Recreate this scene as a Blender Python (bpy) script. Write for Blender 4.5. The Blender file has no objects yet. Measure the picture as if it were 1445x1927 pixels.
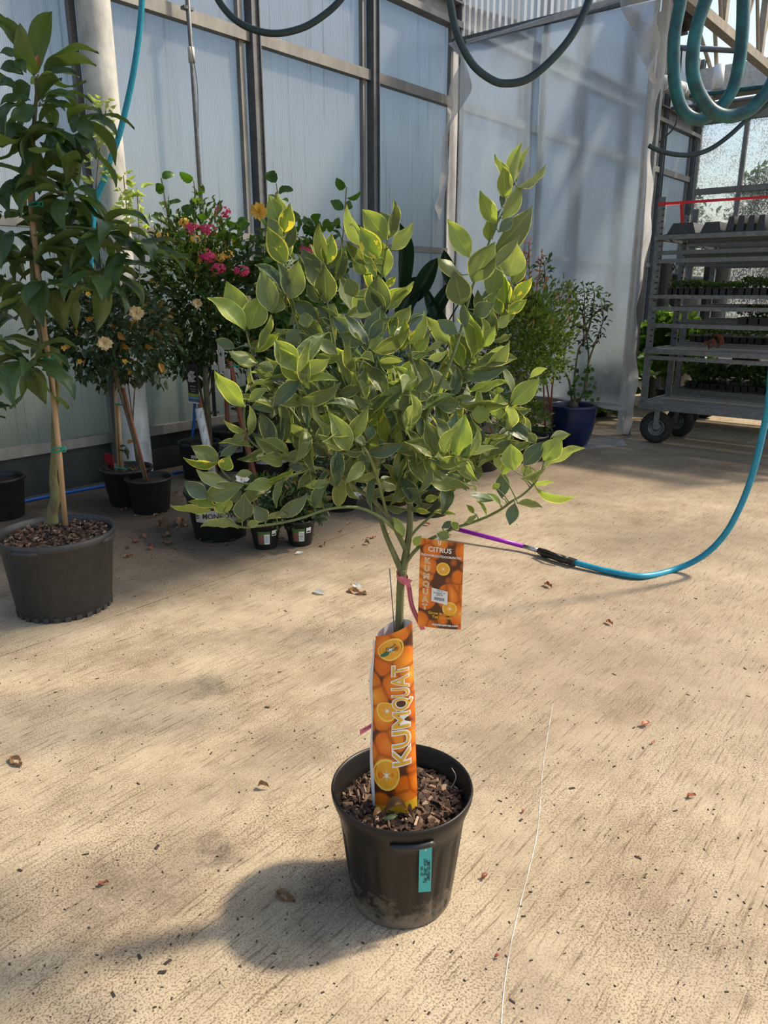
import bpy, math, random
import numpy as np
from mathutils import Vector as V, Matrix, noise
random.seed(7); rnd=random.random; uni=random.uniform
S=bpy.context.scene; COL=S.collection
# ------------------------------------------------------------ camera, light, exposure
CH=1.4; CF=1400.0; CP=math.radians(16.5); c_,s_=math.cos(CP),math.sin(CP)
cam=bpy.data.cameras.new('camera'); co=bpy.data.objects.new('camera',cam); COL.objects.link(co)
co.location=(0,0,CH); co.rotation_euler=(math.radians(90-16.5),0,0)
cam.sensor_fit='VERTICAL'; cam.sensor_height=24; cam.lens=24*CF/1927; cam.clip_start=.05; cam.clip_end=200
S.camera=co
SUNDIR=V((.70,.18,.80)).normalized()
sl=bpy.data.lights.new('sun','SUN'); sl.energy=5.2; sl.color=(1,.86,.66); sl.angle=math.radians(4)
so=bpy.data.objects.new('sun',sl); COL.objects.link(so); so.rotation_euler=SUNDIR.to_track_quat('Z','Y').to_euler(); so.location=(3,1,8)
wd=bpy.data.worlds.new('sky'); S.world=wd; wd.use_nodes=True; wn=wd.node_tree
sky=wn.nodes.new('ShaderNodeTexSky'); sky.sky_type='NISHITA'; sky.sun_disc=False
sky.sun_elevation=math.asin(SUNDIR.z); sky.sun_rotation=math.atan2(SUNDIR.x,SUNDIR.y); sky.air_density=1.3; sky.dust_density=2.5
bg=wn.nodes['Background']; wn.links.new(sky.outputs[0],bg.inputs[0]); bg.inputs[1].default_value=.23
S.view_settings.view_transform='Standard'; S.view_settings.look='None'; S.view_settings.exposure=0.0
S.view_settings.gamma=1; S.view_settings.use_curve_mapping=False
S.cycles.max_bounces=10; S.cycles.transparent_max_bounces=12; S.cycles.transmission_bounces=8; S.cycles.caustics_refractive=False; S.cycles.caustics_reflective=False
# ------------------------------------------------------------ coordinates: u runs along the left wall, n points from it into the house
AU=math.radians(39.8); UD=V((math.sin(AU),math.cos(AU),0)); ND=V((math.cos(AU),-math.sin(AU),0)); ZD=V((0,0,1))
def NU(n,u,z=0): return ND*n+UD*u+ZD*z
def ray(x,y):
    a=(x-722.5)/CF; b=(963.5-y)/CF; return V((a,c_+b*s_,-s_+b*c_))
O0=V((0,0,CH))
def G(x,y,z=0): d=ray(x,y); return O0+d*((z-CH)/d.z)
def W(x,y,n=-5.2): d=ray(x,y); return O0+d*(n/d.dot(ND))
def D(x,y,u): d=ray(x,y); return O0+d*(u/d.dot(UD))
def AY(x,y,Y): d=ray(x,y); return O0+d*(Y/d.y)
def nu(p): return p.dot(ND),p.dot(UD)
# ------------------------------------------------------------ objects
def tag(o,label=None,cat=None,group=None,kind=None):
    if label:o['label']=label
    if cat:o['category']=cat
    if group:o['group']=group
    if kind:o['kind']=kind
    return o
def root(name,loc,label=None,cat=None,group=None,kind=None):
    o=bpy.data.objects.new(name,None); COL.objects.link(o); o.location=loc; o.empty_display_size=.05
    return tag(o,label,cat,group,kind)
def wl(o):
    p=V(o.location)
    while o.parent: o=o.parent; p=p+V(o.location)
    return p
def dup(r,loc,label=None,group=None):
    def cp(o,par):
        c=o.copy(); COL.objects.link(c)
        if par: c.parent=par
        for k in kids.get(o,[]): cp(k,c)
        return c
    kids={}
    for o in COL.objects:
        if o.parent: kids.setdefault(o.parent,[]).append(o)
    c=cp(r,None); c.location=loc
    if label:c['label']=label
    if group:c['group']=group
    return c
class MB:
    def __init__(s): s.v=[];s.f=[];s.uv=[]
    def add(s,vs,fs):
        k=len(s.v); s.v+= [tuple(v) for v in vs]; s.f+=[tuple(i+k for i in f) for f in fs]; return s
    def obox(s,c,ax,ay,az,hx,hy,hz):
        vs=[c+ax*(i*hx)+ay*(j*hy)+az*(k*hz) for i in(-1,1) for j in(-1,1) for k in(-1,1)]
        return s.add(vs,[(0,1,3,2),(4,6,7,5),(0,4,5,1),(2,3,7,6),(0,2,6,4),(1,5,7,3)])
    def nbox(s,n0,n1,u0,u1,z0,z1):
        return s.obox(NU((n0+n1)/2,(u0+u1)/2,(z0+z1)/2),ND,UD,ZD,abs(n1-n0)/2,abs(u1-u0)/2,abs(z1-z0)/2)
    def tube(s,pts,r,seg=8,cap=True):
        pts=[V(p) for p in pts]; n=len(pts); rs=r if isinstance(r,(list,tuple)) else [r]*n
        vs=[];fs=[]; prev=None
        for i,p in enumerate(pts):
            t=(pts[min(i+1,n-1)]-pts[max(i-1,0)]).normalized()
            if prev is None:
                a=t.cross(V((0,0,1)) if abs(t.z)<.9 else V((1,0,0))).normalized()
            else:
                a=prev-t*prev.dot(t); a.normalize()
            prev=a; b=t.cross(a)
            for k in range(seg):
                an=2*math.pi*k/seg; vs.append(p+(a*math.cos(an)+b*math.sin(an))*rs[i])
        for i in range(n-1):
            for k in range(seg):
                q=(k+1)%seg; fs.append((i*seg+k,i*seg+q,(i+1)*seg+q,(i+1)*seg+k))
        if cap: fs.append(tuple(reversed(range(seg)))); fs.append(tuple((n-1)*seg+k for k in range(seg)))
        return s.add(vs,fs)
    def lathe(s,prof,c,seg=40,wob=None):
        vs=[];fs=[];c=V(c)
        for i,(r,z) in enumerate(prof):
            for k in range(seg):
                an=2*math.pi*k/seg; rr=r*(1 if not wob else wob(an,z))
                vs.append(c+V((rr*math.cos(an),rr*math.sin(an),z)))
        for i in range(len(prof)-1):
            for k in range(seg):
                q=(k+1)%seg; fs.append((i*seg+k,i*seg+q,(i+1)*seg+q,(i+1)*seg+k))
        return s.add(vs,fs)
    def build(s,name,mat,par=None,smooth=False,loc=None):
        base=wl(par) if par else V(loc if loc is not None else (0,0,0))
        if par is None and loc is None and s.v:
            a=np.array(s.v); m=(a.min(0)+a.max(0))/2; base=V((m[0],m[1],a[:,2].min()))
        me=bpy.data.meshes.new(name); me.from_pydata([(v[0]-base.x,v[1]-base.y,v[2]-base.z) for v in s.v],[],s.f)
        if mat: me.materials.append(mat)
        if smooth: me.polygons.foreach_set('use_smooth',[True]*len(me.polygons))
        o=bpy.data.objects.new(name,me); COL.objects.link(o)
        if par: o.parent=par
        else: o.location=base
        return o
def catmull(P,k=6):
    P=[V(p) for p in P]; Q=[P[0]*2-P[1]]+P+[P[-1]*2-P[-2]]; out=[]
    for i in range(1,len(Q)-2):
        for j in range(k):
            t=j/k; a,b,c,d=Q[i-1],Q[i],Q[i+1],Q[i+2]
            out.append(.5*((2*b)+(c-a)*t+(2*a-5*b+4*c-d)*t*t+(3*b-a-3*c+d)*t**3))
    return out+[P[-1]]
# ------------------------------------------------------------ materials
def newmat(name):
    m=bpy.data.materials.new(name); m.use_nodes=True; nt=m.node_tree; nt.nodes.clear()
    out=nt.nodes.new('ShaderNodeOutputMaterial'); return m,nt,out
def L(nt,a,b): nt.links.new(a,b)
def nd(nt,t,**k):
    n=nt.nodes.new(t)
    for a,b in k.items(): setattr(n,a,b)
    return n
def ramp(nt,fac,stops):
    r=nd(nt,'ShaderNodeValToRGB'); L(nt,fac,r.inputs[0]); e=r.color_ramp.elements
    while len(e)<len(stops): e.new(.5)
    for i,(p,c) in enumerate(stops): e[i].position=p; e[i].color=(*c,1) if len(c)==3 else c
    return r.outputs[0]
def mixc(nt,f,a,b,mode='MIX'):
    m=nd(nt,'ShaderNodeMix',data_type='RGBA',blend_type=mode)
    for i,x in ((0,f),(6,a),(7,b)):
        if isinstance(x,(int,float)): m.inputs[i].default_value=x
        elif isinstance(x,tuple): m.inputs[i].default_value=(*x,1)
        else: L(nt,x,m.inputs[i])
    return m.outputs[2]
def mth(nt,op,a,b=0,cl=False):
    m=nd(nt,'ShaderNodeMath',operation=op,use_clamp=cl)
    for i,x in ((0,a),(1,b)):
        if isinstance(x,(int,float)): m.inputs[i].default_value=x
        else: L(nt,x,m.inputs[i])
    return m.outputs[0]
def noi(nt,vec,scale,det=4,rough=.6,out=0):
    n=nd(nt,'ShaderNodeTexNoise'); n.inputs['Scale'].default_value=scale; n.inputs['Detail'].default_value=det; n.inputs['Roughness'].default_value=rough
    if vec is not None: L(nt,vec,n.inputs['Vector'])
    return n.outputs[out]
def mapp(nt,vec,sc=(1,1,1),rot=(0,0,0),loc=(0,0,0)):
    m=nd(nt,'ShaderNodeMapping'); L(nt,vec,m.inputs[0]); m.inputs['Scale'].default_value=sc; m.inputs['Rotation'].default_value=rot; m.inputs['Location'].default_value=loc
    return m.outputs[0]
def geo(nt): return nd(nt,'ShaderNodeNewGeometry').outputs['Position']
def pbr(name,c,rough=.6,metal=0,var=.25,scale=30,c2=None,spec=.5,bump=.0,coords='geo',stretch=(1,1,1)):
    m,nt,out=newmat(name); b=nd(nt,'ShaderNodeBsdfPrincipled'); L(nt,b.outputs[0],out.inputs[0])
    v=nd(nt,'ShaderNodeTexCoord').outputs['Object'] if coords=='obj' else geo(nt)
    v=mapp(nt,v,stretch); f=noi(nt,v,scale)
    c2=c2 or tuple(x*(1-var) for x in c); L(nt,ramp(nt,f,[(.35,c2),(.68,c)]),b.inputs['Base Color'])
    b.inputs['Roughness'].default_value=rough; b.inputs['Metallic'].default_value=metal; b.inputs['Specular IOR Level'].default_value=spec
    if bump:
        bp=nd(nt,'ShaderNodeBump'); bp.inputs['Strength'].default_value=bump; bp.inputs['Distance'].default_value=.004; L(nt,f,bp.inputs['Height']); L(nt,bp.outputs[0],b.inputs['Normal'])
    return m
def leafmat(name,top,bot,trans=.4,edge=None,vary=.35,blotch=0,blotchc=(.75,.62,.08),rough=.42,tc=None,yel=0,edgew=.84):
    m,nt,out=newmat(name); g=nd(nt,'ShaderNodeNewGeometry'); oi=nd(nt,'ShaderNodeObjectInfo')
    r=mth(nt,'FRACT',mth(nt,'ADD',g.outputs['Random Per Island'],oi.outputs['Random']))
    uv=nd(nt,'ShaderNodeTexCoord').outputs['UV']; sx=nd(nt,'ShaderNodeSeparateXYZ'); L(nt,uv,sx.inputs[0])
    x=mth(nt,'ABSOLUTE',mth(nt,'SUBTRACT',mth(nt,'MULTIPLY',sx.outputs[0],2),1))
    cx=nd(nt,'ShaderNodeCombineXYZ'); L(nt,mth(nt,'MULTIPLY',r,37.),cx.inputs[2]); L(nt,sx.outputs[0],cx.inputs[0]); L(nt,sx.outputs[1],cx.inputs[1])
    nz=noi(nt,cx.outputs[0],3.2,3)
    dark=tuple(a*(1-vary) for a in top); lite=tuple(min(1,a*(1+vary)) for a in top)
    col=ramp(nt,r,[(0,dark),(1,lite)])
    if yel: col=mixc(nt,mth(nt,'GREATER_THAN',r,1-yel),col,blotchc)
    vein=mth(nt,'LESS_THAN',x,.035); col=mixc(nt,mth(nt,'MULTIPLY',vein,.4),col,tuple(min(1,a*2.2) for a in top))
    col=mixc(nt,g.outputs['Backfacing'],col,mixc(nt,.75,col,bot))
    col=mixc(nt,mth(nt,'MULTIPLY',nz,.35),col,tuple(a*.55 for a in top))
    if blotch: col=mixc(nt,mth(nt,'GREATER_THAN',mth(nt,'ADD',nz,mth(nt,'MULTIPLY',x,.12)),1-blotch),col,blotchc)
    if edge:
        e=mth(nt,'GREATER_THAN',mth(nt,'ADD',x,mth(nt,'MULTIPLY',mth(nt,'SUBTRACT',nz,.5),.35)),edgew); col=mixc(nt,e,col,edge)
    b=nd(nt,'ShaderNodeBsdfPrincipled'); L(nt,col,b.inputs['Base Color']); b.inputs['Roughness'].default_value=rough; b.inputs['Specular IOR Level'].default_value=.45
    t=nd(nt,'ShaderNodeBsdfTranslucent'); L(nt,mixc(nt,1,col,tc or (1.45,1.5,.62),'MULTIPLY'),t.inputs[0])
    mx=nd(nt,'ShaderNodeMixShader'); mx.inputs[0].default_value=trans; L(nt,b.outputs[0],mx.inputs[1]); L(nt,t.outputs[0],mx.inputs[2]); L(nt,mx.outputs[0],out.inputs[0])
    return m
def film(name,col,tr,trl,gl,rough=.15,ior=1.01,pattern=None,thick=False,trc=None):
    # clear / hazy sheet: see-through share tr, scattering share trl, sheen gl
    m,nt,out=newmat(name); g=geo(nt)
    a=nd(nt,'ShaderNodeBsdfRefraction'); a.inputs['IOR'].default_value=ior; a.inputs['Roughness'].default_value=rough; a.inputs[0].default_value=(*(trc or col),1)
    b=nd(nt,'ShaderNodeBsdfTranslucent'); b.inputs[0].default_value=(*col,1); d=nd(nt,'ShaderNodeBsdfDiffuse'); d.inputs[0].default_value=(*col,1)
    s=nd(nt,'ShaderNodeBsdfGlossy'); s.inputs['Roughness'].default_value=.22; s.inputs[0].default_value=(.9,.92,.95,1)
    m1=nd(nt,'ShaderNodeMixShader'); m1.inputs[0].default_value=.3; L(nt,b.outputs[0],m1.inputs[1]); L(nt,d.outputs[0],m1.inputs[2])
    m2=nd(nt,'ShaderNodeMixShader'); L(nt,a.outputs[0],m2.inputs[1]); L(nt,m1.outputs[0],m2.inputs[2])
    fac=trl/(tr+trl)
    if pattern=='ribs':
        gn=nd(nt,'ShaderNodeVectorMath',operation='DOT_PRODUCT'); L(nt,g,gn.inputs[0]); gn.inputs[1].default_value=tuple(UD)
        cx=nd(nt,'ShaderNodeCombineXYZ'); L(nt,gn.outputs['Value'],cx.inputs[0]); sz=nd(nt,'ShaderNodeSeparateXYZ'); L(nt,g,sz.inputs[0]); L(nt,sz.outputs[2],cx.inputs[1])
        w=mth(nt,'SINE',mth(nt,'MULTIPLY',gn.outputs['Value'],2*math.pi/.014))
        st=noi(nt,mapp(nt,cx.outputs[0],(22,.55,1)),1,5,.7); bl=noi(nt,cx.outputs[0],1.3,3)
        f=mth(nt,'ADD',mth(nt,'ADD',fac-.32,mth(nt,'MULTIPLY',w,.07)),mth(nt,'MULTIPLY',mth(nt,'ADD',st,bl),.32),True); L(nt,f,m2.inputs[0])
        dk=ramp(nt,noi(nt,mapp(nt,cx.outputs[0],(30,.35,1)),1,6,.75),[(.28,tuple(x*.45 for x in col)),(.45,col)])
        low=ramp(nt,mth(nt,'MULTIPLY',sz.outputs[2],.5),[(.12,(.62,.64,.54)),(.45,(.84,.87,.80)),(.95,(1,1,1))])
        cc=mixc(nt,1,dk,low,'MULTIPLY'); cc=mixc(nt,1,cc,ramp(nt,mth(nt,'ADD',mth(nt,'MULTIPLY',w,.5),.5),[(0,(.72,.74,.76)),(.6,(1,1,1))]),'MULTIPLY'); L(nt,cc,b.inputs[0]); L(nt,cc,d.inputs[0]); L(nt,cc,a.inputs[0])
        bp=nd(nt,'ShaderNodeBump'); bp.inputs['Strength'].default_value=.25; bp.inputs['Distance'].default_value=.002; L(nt,w,bp.inputs['Height']); L(nt,bp.outputs[0],s.inputs['Normal'])
    elif pattern=='film':
        st=noi(nt,mapp(nt,g,(1,1,.5)),3,6,.6); bl=noi(nt,g,14,4)
        f=mth(nt,'ADD',fac-.3,mth(nt,'MULTIPLY',mth(nt,'ADD',st,mth(nt,'MULTIPLY',bl,.1)),.5),True); L(nt,f,m2.inputs[0])
        bp=nd(nt,'ShaderNodeBump'); bp.inputs['Strength'].default_value=.25; bp.inputs['Distance'].default_value=.02; L(nt,st,bp.inputs['Height'])
        for q in (a,b,d,s): L(nt,bp.outputs[0],q.inputs['Normal'])
    elif pattern=='drops':
        vo=nd(nt,'ShaderNodeTexVoronoi'); vo.inputs['Scale'].default_value=45; L(nt,mapp(nt,g,(1,1,.7)),vo.inputs['Vector'])
        f=ramp(nt,mth(nt,'ADD',mth(nt,'MULTIPLY',vo.outputs[0],.8),noi(nt,g,2.5,5)),[(.55,(.85,.85,.85)),(.95,(.05,.05,.05))]); L(nt,f,m2.inputs[0])
    else: m2.inputs[0].default_value=fac
    m3=nd(nt,'ShaderNodeMixShader'); m3.inputs[0].default_value=gl; L(nt,m2.outputs[0],m3.inputs[1]); L(nt,s.outputs[0],m3.inputs[2]); L(nt,m3.outputs[0],out.inputs[0])
    return m
M={}
def thinfilm():
    m,nt,out=newmat('loose_film'); g=geo(nt); t=nd(nt,'ShaderNodeBsdfTransparent'); t.inputs[0].default_value=(.93,.95,.97,1)
    b=nd(nt,'ShaderNodeBsdfTranslucent'); b.inputs[0].default_value=(.95,.96,.97,1); d=nd(nt,'ShaderNodeBsdfPrincipled'); d.inputs['Base Color'].default_value=(.92,.93,.95,1); d.inputs['Roughness'].default_value=.25
    a=nd(nt,'ShaderNodeMixShader'); a.inputs[0].default_value=.5; L(nt,b.outputs[0],a.inputs[1]); L(nt,d.outputs[0],a.inputs[2])
    f=ramp(nt,noi(nt,mapp(nt,g,(3,3,1)),3,5),[(.3,(.55,.55,.55)),(.7,(.85,.85,.85))]); c=nd(nt,'ShaderNodeMixShader'); L(nt,f,c.inputs[0]); L(nt,t.outputs[0],c.inputs[1]); L(nt,a.outputs[0],c.inputs[2]); L(nt,c.outputs[0],out.inputs[0]); return m
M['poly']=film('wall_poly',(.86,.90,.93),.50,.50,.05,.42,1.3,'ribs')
M['film']=film('clear_film',(.84,.92,1.),.60,.40,.09,.15,1.2,'film')
M['filmw']=thinfilm()
M['glass']=film('wet_glass',(.85,.88,.9),.8,.2,.06,.06,1.15,'drops')
M['corr']=film('corrugated',(.75,.80,.86),.5,.5,.1,.2,1.2)
M['alu']=pbr('aluminium',(.32,.305,.28),.5,.35,.3,9,stretch=(1,1,.4))
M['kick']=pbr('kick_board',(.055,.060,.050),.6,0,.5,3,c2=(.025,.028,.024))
M['galv']=pbr('galvanised',(.22,.235,.245),.5,.5,.35,25)
M['galvd']=pbr('dull_steel',(.17,.185,.19),.5,.4,.35,20)
M['alud']=pbr('dark_channel',(.20,.205,.21),.5,.4,.3,12)
M['tan']=pbr('primer_steel',(.42,.37,.30),.6,.2,.25,12)
M['pole']=pbr('pole_paint',(.66,.66,.63),.7,0,.42,9,bump=.2,stretch=(1,1,.5))
M['pvc']=pbr('pvc',(.62,.60,.55),.6,0,.3,14)
M['black']=pbr('black_plastic',(.022,.021,.020),.42,0,.5,14,c2=(.012,.012,.012),bump=.05)
M['blackg']=pbr('grey_black_plastic',(.050,.050,.052),.5,0,.3,20,bump=.05)
M['dgreen']=pbr('green_black_plastic',(.018,.026,.020),.5,0,.4,16)
M['dusty']=pbr('dusty_plastic',(.15,.125,.10),.8,0,.7,40,c2=(.025,.022,.02))
M['blue']=pbr('blue_glaze',(.006,.020,.085),.3,0,.5,8,spec=.6)
M['soil']=pbr('soil',(.060,.034,.020),.95,0,.6,120,c2=(.015,.009,.006),bump=.8)
M['chip']=None
M['bark']=pbr('bark',(.20,.17,.09),.85,0,.5,60,c2=(.07,.055,.035),bump=.6,stretch=(1,1,.25))
M['kbark']=pbr('citrus_bark',(.185,.20,.075),.75,0,.4,70,c2=(.10,.105,.045),bump=.5,stretch=(1,1,.15))
M['twig']=pbr('green_twig',(.17,.21,.07),.6,0,.3,40)
M['abark']=pbr('green_bark',(.16,.18,.06),.8,0,.5,45,c2=(.11,.09,.05),bump=.6,stretch=(1,1,.3))
M['wstick']=pbr('stake_wood',(.42,.27,.14),.75,0,.35,30,stretch=(1,1,.1))
M['brick']=pbr('redwood_stake',(.30,.11,.055),.8,0,.35,30,stretch=(1,1,.1))
M['tie']=pbr('green_tape',(.0,.30,.20),.45,0,.2,30)
M['red']=pbr('red_tape',(.75,.02,.03),.5,0,.1,30)
M['redp']=pbr('red_plastic',(.35,.015,.02),.5,0,.3,30)
M['white']=pbr('white_card',(.78,.77,.75),.5,0,.06,20)
M['cream']=pbr('cream_strip',(.50,.45,.38),.6,0,.1,20)
M['ink']=pbr('black_ink',(.02,.02,.02),.6,0,0,5)
M['gold']=pbr('gold_ink',(.80,.42,.02),.4,0,.1,5)
M['wink']=pbr('white_ink',(.85,.83,.75),.4,0,.03,5)
M['gink']=pbr('green_ink',(.02,.16,.08),.5,0,.1,5)
M['pink']=pbr('pink_ribbon',(.72,.16,.22),.5,0,.12,20)
M['teal']=pbr('teal_tag',(.05,.46,.46),.45,0,.08,20)
M['hosed']=pbr('dark_hose',(.025,.055,.065),.45,0,.3,25)
M['hoset']=pbr('teal_hose',(.015,.15,.17),.42,0,.45,18,c2=(.012,.05,.06))
M['hoseb']=pbr('blue_hose',(.01,.30,.46),.42,0,.25,18)
M['hosec']=pbr('cobalt_hose',(.01,.13,.50),.42,0,.25,18)
M['purple']=pbr('purple_metal',(.32,.02,.42),.3,.3,.1,10)
M['rubber']=pbr('rubber',(.035,.032,.030),.8,0,.4,30)
M['chrome']=pbr('steel',(.55,.55,.55),.3,.9,.1,30)
M['yellow']=pbr('yellow_paint',(.60,.36,.03),.5,0,.2,10)
M['plank']=pbr('ridge_cap',(.62,.55,.38),.7,0,.2,6)
M['dry']=leafmat('dry_leaf',(.30,.17,.08),(.32,.2,.1),.15,vary=.5,tc=(1,.9,.7))
M['dryred']=leafmat('dry_red_leaf',(.32,.10,.05),(.3,.12,.07),.15,vary=.4,tc=(1,.9,.7))
CRE=(.62,.62,.20)
M['kl']=leafmat('citrus_leaf',(.19,.235,.095),(.29,.34,.16),.42,edge=CRE,vary=.42,edgew=.935)
M['kb']=leafmat('citrus_leaf_bright',(.30,.38,.10),(.38,.45,.17),.48,edge=(.66,.66,.22),vary=.2,edgew=.935)  # paler copy of the leaf: backlight put into the colour
M['kd']=leafmat('citrus_leaf_dark',(.105,.150,.085),(.22,.27,.15),.30,edge=(.48,.52,.22),vary=.3,edgew=.94)  # dark copy of the leaf: shade inside the crown put into the colour
M['kv']=leafmat('citrus_leaf_variegated',(.20,.28,.06),(.3,.4,.1),.42,edge=(.75,.66,.10),blotch=.33,vary=.2,blotchc=(.75,.60,.06),edgew=.84)
M['av']=leafmat('avocado_leaf',(.062,.115,.045),(.15,.20,.08),.34,vary=.35,rough=.33,tc=(1.6,1.9,.6))
M['gar']=leafmat('gardenia_leaf',(.030,.065,.022),(.07,.10,.04),.22,vary=.5,rough=.33,yel=.07,blotchc=(.45,.22,.03))
M['ixo']=leafmat('hedge_leaf',(.060,.125,.026),(.09,.13,.04),.35,vary=.5,rough=.35,yel=.05,blotchc=(.40,.20,.03))
M['hib']=leafmat('hibiscus_leaf',(.06,.15,.015),(.12,.20,.05),.45,vary=.35,rough=.38)
M['eug']=leafmat('eugenia_leaf',(.12,.20,.03),(.17,.24,.06),.42,vary=.6,yel=.1,blotchc=(.35,.40,.05))
M['eugt']=leafmat('eugenia_tip',(.45,.16,.08),(.45,.2,.1),.4,vary=.4)
M['cam']=leafmat('shrub_leaf',(.03,.07,.025),(.08,.12,.05),.3,vary=.4)
M['jas']=leafmat('pale_vine_leaf',(.50,.60,.22),(.55,.6,.3),.45,vary=.3)
M['bop']=leafmat('paddle_leaf',(.02,.05,.025),(.05,.08,.04),.15,vary=.2)
M['seed']=leafmat('seedling_leaf',(.05,.12,.02),(.1,.16,.04),.35,vary=.5)
M['tree']=leafmat('tree_leaf',(.06,.12,.03),(.1,.16,.05),.35,vary=.6)
M['pet_c']=leafmat('cream_petal',(.80,.66,.36),(.8,.7,.4),.3,vary=.15,tc=(1,.95,.8))
M['pet_w']=leafmat('white_petal',(.85,.85,.82),(.85,.85,.8),.3,vary=.05,tc=(1,1,1))
M['pet_p']=leafmat('pink_petal',(.75,.06,.20),(.8,.2,.3),.3,vary=.3,tc=(1,1,1))
M['pet_y']=leafmat('yellow_petal',(.85,.52,.08),(.85,.55,.15),.3,vary=.2,tc=(1,1,1))
def soilchip():
    m,nt,out=newmat('bark_chip'); b=nd(nt,'ShaderNodeBsdfPrincipled'); L(nt,b.outputs[0],out.inputs[0]); g=nd(nt,'ShaderNodeNewGeometry')
    L(nt,ramp(nt,g.outputs['Random Per Island'],[(0,(.022,.012,.008)),(.7,(.10,.055,.032)),(.93,(.24,.15,.09)),(1,(.42,.30,.2))]),b.inputs['Base Color']); b.inputs['Roughness'].default_value=.85; return m
M['chip']=soilchip()
def concrete():
    m,nt,out=newmat('broomed_concrete'); b=nd(nt,'ShaderNodeBsdfPrincipled'); L(nt,b.outputs[0],out.inputs[0]); g=geo(nt)
    R=mapp(nt,g,(1,1,1),(0,0,AU))    # rotate so that local y runs along u
    big=noi(nt,g,1.1,5,.62); mid=noi(nt,g,5,6,.7)
    c=ramp(nt,big,[(.3,(.32,.25,.165)),(.5,(.45,.365,.25)),(.7,(.54,.45,.32))])
    c=mixc(nt,.55,c,ramp(nt,mid,[(.3,(.30,.24,.165)),(.55,(.52,.435,.31)),(.8,(.62,.535,.40))]))
    st=noi(nt,mapp(nt,R,(120,7,1)),1,5,.7); lines=ramp(nt,st,[(.34,(.30,.26,.22)),(.47,(1,1,1))])
    c=mixc(nt,.75,c,lines,'MULTIPLY')
    sp=noi(nt,g,210,2,.5); patch=ramp(nt,noi(nt,g,2.3,3),[(.35,(.25,.25,.25)),(.7,(1,1,1))]); c=mixc(nt,patch,c,mixc(nt,1,c,ramp(nt,sp,[(.40,(.30,.25,.21)),(.50,(1,1,1))]),'MULTIPLY'))
    c=mixc(nt,1,c,ramp(nt,noi(nt,mapp(nt,R,(2.2,.9,1)),1,8,.75),[(.30,(.66,.60,.54)),(.48,(1,1,1))]),'MULTIPLY')
    # dark smudges of ground-in soil; wide ones also paint in shade at the back
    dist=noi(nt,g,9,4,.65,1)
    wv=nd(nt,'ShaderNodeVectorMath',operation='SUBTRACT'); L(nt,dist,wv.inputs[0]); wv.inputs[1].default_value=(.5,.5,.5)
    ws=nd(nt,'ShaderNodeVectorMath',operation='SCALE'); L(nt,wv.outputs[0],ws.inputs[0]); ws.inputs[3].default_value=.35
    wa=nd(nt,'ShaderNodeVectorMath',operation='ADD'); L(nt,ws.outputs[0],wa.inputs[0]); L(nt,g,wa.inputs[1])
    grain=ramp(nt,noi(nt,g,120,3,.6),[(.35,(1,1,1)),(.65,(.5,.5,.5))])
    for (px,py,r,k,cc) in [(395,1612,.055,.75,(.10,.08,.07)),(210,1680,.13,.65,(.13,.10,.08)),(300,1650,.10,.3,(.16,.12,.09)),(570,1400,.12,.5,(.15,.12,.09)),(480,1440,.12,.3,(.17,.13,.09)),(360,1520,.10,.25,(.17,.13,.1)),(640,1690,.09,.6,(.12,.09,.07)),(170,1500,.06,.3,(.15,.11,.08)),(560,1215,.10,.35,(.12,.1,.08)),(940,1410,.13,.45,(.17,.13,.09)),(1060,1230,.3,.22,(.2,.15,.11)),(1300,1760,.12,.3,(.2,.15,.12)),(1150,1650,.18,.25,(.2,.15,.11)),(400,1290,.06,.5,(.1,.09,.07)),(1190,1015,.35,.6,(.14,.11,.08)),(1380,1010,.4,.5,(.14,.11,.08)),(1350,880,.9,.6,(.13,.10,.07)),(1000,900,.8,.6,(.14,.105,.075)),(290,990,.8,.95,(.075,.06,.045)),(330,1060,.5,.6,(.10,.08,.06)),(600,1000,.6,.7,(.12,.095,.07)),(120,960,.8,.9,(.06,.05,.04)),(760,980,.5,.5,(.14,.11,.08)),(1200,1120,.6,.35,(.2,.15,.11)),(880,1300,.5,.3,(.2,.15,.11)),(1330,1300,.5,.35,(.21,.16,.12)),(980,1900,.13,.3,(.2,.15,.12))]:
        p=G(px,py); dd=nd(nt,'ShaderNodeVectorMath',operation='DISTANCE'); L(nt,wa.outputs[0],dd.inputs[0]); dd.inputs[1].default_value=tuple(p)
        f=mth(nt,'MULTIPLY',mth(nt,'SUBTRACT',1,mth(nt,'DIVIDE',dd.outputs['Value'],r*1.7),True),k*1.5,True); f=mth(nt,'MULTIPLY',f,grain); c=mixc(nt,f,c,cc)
    L(nt,c,b.inputs['Base Color']); b.inputs['Roughness'].default_value=.85; b.inputs['Specular IOR Level'].default_value=.25
    bp=nd(nt,'ShaderNodeBump'); bp.inputs['Strength'].default_value=.5; bp.inputs['Distance'].default_value=.003; L(nt,mth(nt,'ADD',st,mth(nt,'MULTIPLY',sp,.6)),bp.inputs['Height']); L(nt,bp.outputs[0],b.inputs['Normal'])
    return m
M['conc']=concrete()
M['earth']=pbr('outside_ground',(.10,.10,.05),.95,0,.6,1.5)
M['shade']=pbr('shade_strip_sheet',(.55,.57,.58),.6,0,.2,3)  # sheet of the added overhead strip that shades the floor
M['mesh']=pbr('expanded_metal',(.30,.31,.32),.5,.5,.3,30)
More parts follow.
